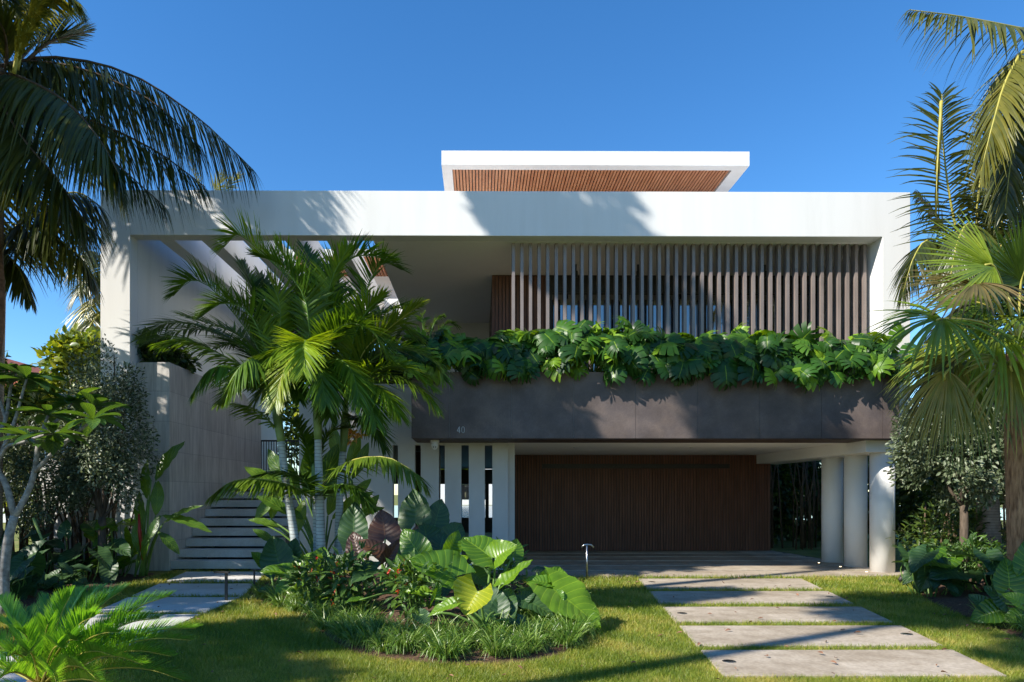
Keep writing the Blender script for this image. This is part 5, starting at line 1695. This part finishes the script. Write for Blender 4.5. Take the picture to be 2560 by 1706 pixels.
for k, (x, y, z_, s_, mt) in enumerate(((-8.6, 11.6, .6, .5, 'eard'), (-7.7, 11.9, .55, .45, 'eard'), (-7.0, 12.1, .45, .4, 'eard'), (-7.9, 10.4, .5, .5, 'eard'), (-7.1, 10.2, .4, .42, 'eard'), (-8.8, 9.6, .6, .5, 'eard'),
                                        (-7.6, 8.8, .4, .45, 'eard'), (-6.7, 11.2, .3, .3, 'hedge'), (-7.0, 8.3, .3, .35, 'eard'), (-6.9, 12.9, .7, .45, 'ear'), (-5.9, 7.4, .35, .35, 'eard'), (-6.9, 7.2, .4, .4, 'eard'))):
    q = ['behind the pale forked trunk', 'under the far left silver shrub', 'under the silver shrub by the pillar', 'beside the forked trunk', 'nearer the footpath', 'at the left frame edge', 'above the cycad', 'beside the top of the footpath', 'just above the cycad fronds',
         'at the foot of the paddle leaved plant', 'between the cycad and the footpath', 'behind the cycad'][k]
    understory(f'low shaded plant with broad dark leaves {q}', (x, y, z_), (.42, .35, z_ * .65), 16, 'shaded broad leaved plants in the left bed', mt if mt != 'hedge' else 'eard', s_)
for k, (x, y, z_, s_, mt) in enumerate(((7.0, 10.6, .45, .4, 'eard'), (7.9, 10.2, .55, .42, 'eard'), (8.6, 9.6, .6, .45, 'eard'), (7.3, 9.0, .4, .38, 'eard'), (9.2, 11.2, .6, .4, 'eard'), (8.2, 8.6, .45, .4, 'eard'))):
    q = ['nearest the spike spotlights', 'under the silver shrub', 'beside the hairy trunk', 'at the front of the right bed', 'in the dark corner', 'before the hairy trunk'][k]
    understory(f'low dark leafy plant {q} in the right bed', (x, y, z_), (.4, .35, z_ * .6), 16, 'dark leafy plants in the right bed', mt, s_)
flower_shrub('dark leafy shrub below the silver shrub right of the columns', (7.6, 10.6, .55), (.6, .45, .45), 620, 'right bed shrubs', 0, .13)
flower_shrub('dark shrub filling the shade under the right silver shrub', (8.3, 12.2, .8), (.9, .5, .75), 900, 'right bed shrubs', 0, .13, 'hedge')
flower_shrub('dark leafy shrub in the shade just right of the front column', (9.3, 12.9, .9), (.8, .4, .8), 800, 'right bed shrubs', 0, .13, 'hedge')
flower_shrub('low leafy shrub spilling onto the lawn at the lower right', (7.05, 8.3, .35), (.45, .4, .3), 380, 'right bed shrubs', 0, .13)
g2 = 'elephant ear plants in the right bed'
t = thing('elephant_ear', 'elephant ear with a round leaf near the small spotlights right of the columns', 'plant', (7.55, 10.4, 0), g2)
for a, b, Y, mt in (((2350, 1405), (2295, 1412), 10.4, 'ear'), ((2375, 1395), (2350, 1440), 10.5, 'ear'), ((2400, 1430), (2340, 1450), 10.3, 'eard')):
    leaf_obj(t, P(*a, Y), P(*b, Y - .15), 1.0, M[mt], rn=.1, stalk_to=(7.55, 10.4, .1), nrm=(-.1, -.6, .8))
t = thing('elephant_ear', 'elephant ear with large rounded leaves at the lower right edge below the hairy trunk', 'plant', (6.5, 7.9, 0), g2)
for a, b, Y, mt, rn_ in (((2530, 1470), (2530, 1395), 8.0, 'ear', .0), ((2560, 1510), (2515, 1490), 7.8, 'ear', .8), ((2560, 1540), (2520, 1560), 7.8, 'ear', .1), ((2520, 1510), (2470, 1470), 8.0, 'eard', .6), ((2500, 1530), (2440, 1560), 8.0, 'ear', .0), ((2590, 1430), (2600, 1340), 8.0, 'ear', .1), ((2470, 1520), (2430, 1490), 8.1, 'eard', .5)):
    leaf_obj(t, P(*a, Y), P(*b, Y + .05), 1.05, M[mt], rn=rn_, stalk_to=(6.55, 7.95, .1), nrm=(-.2, -.75, .6))

# ---- pale forked tree, left
pt = thing('frangipani_tree', 'small tree with pale forked trunk and rosettes of long leaves at the left edge', 'tree', (-6.2, 9.0, 0))
YP = 9.0
tb = MB()
tb.tube(bez([P(18, 1545, YP), P(15, 1430, YP), P(28, 1340, YP), P(42, 1290, YP)], 10), list(np.linspace(.072, .05, 10)), 12)
tb.tube(bez([P(42, 1292, YP), P(20, 1210, YP), P(-2, 1170, YP), P(-10, 1080, YP)], 8), list(np.linspace(.043, .03, 8)), 10)
tb.tube(bez([P(42, 1292, YP), P(75, 1230, YP), P(92, 1175, YP), P(100, 1110, YP)], 8), list(np.linspace(.041, .028, 8)), 10)
ends = []
for a, path in ((.03, [(92, 1180, YP), (140, 1130, 8.9), (200, 1080, 8.8), (235, 1050, 8.7)]), (.028, [(100, 1120, YP), (110, 1080, 9.1), (125, 1040, 9.1)]), (.026, [(-5, 1170, YP), (20, 1120, 8.9), (50, 1110, 8.8), (85, 1100, 8.7)]),
                (.026, [(-8, 1100, YP), (20, 1050, 9.2), (30, 980, 9.3), (45, 935, 9.3)]), (.024, [(0, 1150, YP), (40, 1060, 9.0), (60, 990, 9.0), (72, 950, 9.0)]), (.022, [(150, 1120, 8.9), (190, 1090, 9.2), (240, 1020, 9.4)]),
                (.022, [(60, 1110, 8.8), (110, 1090, 8.6), (135, 1085, 8.5)]), (.022, [(20, 1050, 9.2), (0, 990, 9.3), (-30, 950, 9.3)]), (.022, [(110, 1080, 9.1), (160, 1040, 9.3), (185, 1010, 9.4)])):
    Q = bez(PX(path), 8)
    tb.tube(Q, list(np.linspace(a, a * .6, 8)), 8)
    ends.append(Q[-1])
tb.build('trunk', M['palebark'], pt, smooth=True)
Os, Ds, Ns = [], [], []
for e in ends:
    for k in range(13):
        a = k * 2.4 + rng.uniform(0, 1)
        el = rng.uniform(-.25, .9)
        d = np.array([math.cos(a), math.sin(a), el])
        Os.append(e)
        Ds.append(d)
        Ns.append(np.array([-math.cos(a) * el, -math.sin(a) * el, 1.0]))
V, F, uv, m = scatter(tmpl_ellipse(.34, .2, .3, 8, .6), np.array(Os), np.array(Ds), np.array(Ns), rng.uniform(.34, .52, len(Os)))
npobj('leaves', V, F, M['plum'], pt, np.repeat(rng.uniform(0, .8, len(Os)), m), uv, smooth=True)
t = thing('garden_stake', 'slim green stake leaning among the plants at the far left', 'stake', (-7.5, 11, 0))
MB().tube([P(110, 1350, 11), P(88, 1295, 11)], .02, 8).build('stake', M['crownshaft'], t)

# ---- trees outside the left edge that throw the shade
def shade_tree(label, x, y, zc, r, n, leaf=.26, hgt=None, lumps=14, lumpr=.42):
    t = thing('street_tree', label, 'tree', (x, y, 0), 'trees outside the left edge of the view')
    crown('crown', t, M['hedge'], n, (x, y, zc), r, leaf, big, lumps=lumps, lumpr=lumpr)
    tb = MB()
    tb.tube([(x - .2, y, 0), (x, y, zc * .5), (x + .05, y, zc)], [.24, .18, .08], 10)
    for k in range(6):
        e = np.array([x, y, zc]) + rdir(1)[0] * np.array(r) * .6
        tb.tube(bez([(x, y, zc - r[2] * .7), (np.array([x, y, zc]) + e) / 2, e], 5), [.08, .06, .05, .04, .02], 6)
    tb.build('trunk', M['bark'], t, smooth=True)


def back(X, Y, Z, t):
    """from a shaded point back towards the sun by t metres of height"""
    return X - t * 1.15, Y - t * .66, Z + t


if 1:
    SH = [('frame', 2.1, 13.9, 7.3, 9.0, (1.45, 1.0, 1.3), 3600), ('planter', -.3, 13.2, 3.6, 6.6, (1.55, 1.4, .95), 2700), ('right planter', 5.6, 13.2, 3.0, 13, (1.0, 1.0, 1.3), 2000),
          ('stairs', -5.9, 15.2, 1.4, 4.8, (1.3, 1.3, 1.3), 1500), ('slits', -.2, 14.2, 1.0, 8.6, (1.1, 1.1, .9), 1500), ('left lawn', -2.6, 7.2, 0, 8.0, (1.6, 1.0, 1.0), 2000),
          ('footpath', -4.7, 10.9, 0, 6.2, (1.6, 2.1, .9), 3800),
          ('right lawn', 7.0, 9.4, 0, 14, (1.9, 1.3, 1.2), 4200), ('lower right lawn', 6.7, 6.9, 0, 12, (1.5, .8, .9), 2400),
          ('grass beside the slabs', 2.2, 10.7, 0, 11, (2.2, .9, .9), 3300), ('bottom of the lawn', -2.6, 5.9, 0, 9, (1.2, .5, .6), 1100)]
    for nm_, X, Y, Z, t_, r_, n_ in SH:
        x, y, z_ = back(X, Y, Z, t_)
        shade_tree(f'tall leafy tree outside the picture that shades the {nm_}', x, y, z_, r_, n_)

# ---- lawn blades
def inside(px, py, poly):
    c = np.zeros(len(px), bool)
    j = len(poly) - 1
    for i in range(len(poly)):
        xi, yi = poly[i]
        xj, yj = poly[j]
        c ^= ((yi > py) != (yj > py)) & (px < (xj - xi) * (py - yi) / (yj - yi + 1e-12) + xi)
        j = i
    return c


NB = 480000
u = rng.uniform(0, 1, NB)
ly = 4.9 / (1 - u * (1 - 4.9 / 14.0))
lxx = rng.uniform(-.74, .85, NB) * ly
keep = (lxx > -6.2) & (lxx < 10.6)
bedo = [tuple(p[:2]) for p in bez([(x, y, 0) for x, y in BED + [BED[0]]], 60)[:-1]]
rbo = [tuple(p[:2]) for p in bez([(x, y, 0) for x, y in RBED + [RBED[0]]], 60)[:-1]]
keep &= ~inside(lxx, ly, bedo) & ~inside(lxx, ly, rbo)
for (y1, y0) in [(12.64, 11.30), (11.01, 9.79), (9.49, 8.38), (8.13, 7.06), (6.86, 5.89), (5.66, 4.6)]:
    keep &= ~((ly > y0 + .01) & (ly < y1 - .01) & (lxx > lx(ly) + .01) & (lxx < rx(ly) - .01))
for (y0, y1) in lp:
    a = -5.94 + (13.86 - ly) * 0.17
    b = np.where(ly < 10.5, -3.65, -3.65 - (ly - 10.5) * .20)
    keep &= ~((ly > y0 + .01) & (ly < y1 - .01) & (lxx > a) & (lxx < b))
keep &= ~((ly > 13.0) & (lxx > -1.5))
lxx, ly = lxx[keep], ly[keep]
n = len(ly)
h = rng.uniform(.022, .05, n) * (1 + .12 * (ly - 5))
a = rng.uniform(0, math.pi, n)
wd = .0022 * (1 + .28 * (ly - 5)) * rng.uniform(.7, 1.3, n)
lean = rng.normal(0, .55, (n, 2)) * h[:, None]
V = np.zeros((n, 3, 3))
V[:, 0] = np.stack([lxx - wd * np.cos(a), ly - wd * np.sin(a), np.full(n, -.004)], 1)
V[:, 1] = np.stack([lxx + wd * np.cos(a), ly + wd * np.sin(a), np.full(n, -.004)], 1)
V[:, 2] = np.stack([lxx + lean[:, 0], ly + lean[:, 1], h], 1)
pat = .5 + .22 * np.sin(lxx * 2.1 + 1.3 * np.sin(ly * 1.7)) * np.sin(ly * 2.6 + lxx) + .12 * np.sin(lxx * 7 + ly * 5)
rn_ = np.clip(pat + rng.normal(0, .2, n), 0, 1)
g = npobj('lawn_grass', V.reshape(-1, 3), np.arange(3 * n).reshape(-1, 3), M['grass'], None, np.repeat(rn_, 3))
tag(g, 'short lawn grass, green with straw coloured patches, around the slabs and beds', 'grass', kind='stuff')
# fallen leaves and chips of bark
n = 900
O = []
while len(O) < n:
    x, y = rng.uniform(-4, 1.4), rng.uniform(6.2, 13)
    if inside(np.array([x]), np.array([y]), bedo)[0]:
        O.append((x, y, .05 + .1 * min(1, (abs(y - 6.4)) / 3)))
O = np.array(O)
V, F, uv, m = scatter(tmpl_ellipse(.5), O, rdir(n) * [1, 1, .2], np.array([0, 0, 1.0]) + rng.normal(0, .4, (n, 3)), rng.uniform(.03, .08, n))
O2 = np.stack([rng.uniform(-5.5, 7.5, 260), rng.uniform(5.6, 13.5, 260), np.full(260, .05)], 1)
V2, F2, uv2, m2 = scatter(tmpl_ellipse(.45, .3), O2, rdir(260) * [1, 1, .15], np.array([0, 0, 1.0]) + rng.normal(0, .3, (260, 3)), rng.uniform(.03, .075, 260))
tag(npobj('fallen_leaves', V2, F2, M['drybark'], None, np.zeros(len(V2)), uv2), 'small dry brown leaves fallen on the lawn and the stone slabs', 'leaf litter', kind='stuff')
tag(npobj('leaf_litter', V, F, M['mulch'], None, np.zeros(len(V)), uv), 'brown dead leaves and bark chips scattered on the island bed', 'leaf litter', kind='stuff')
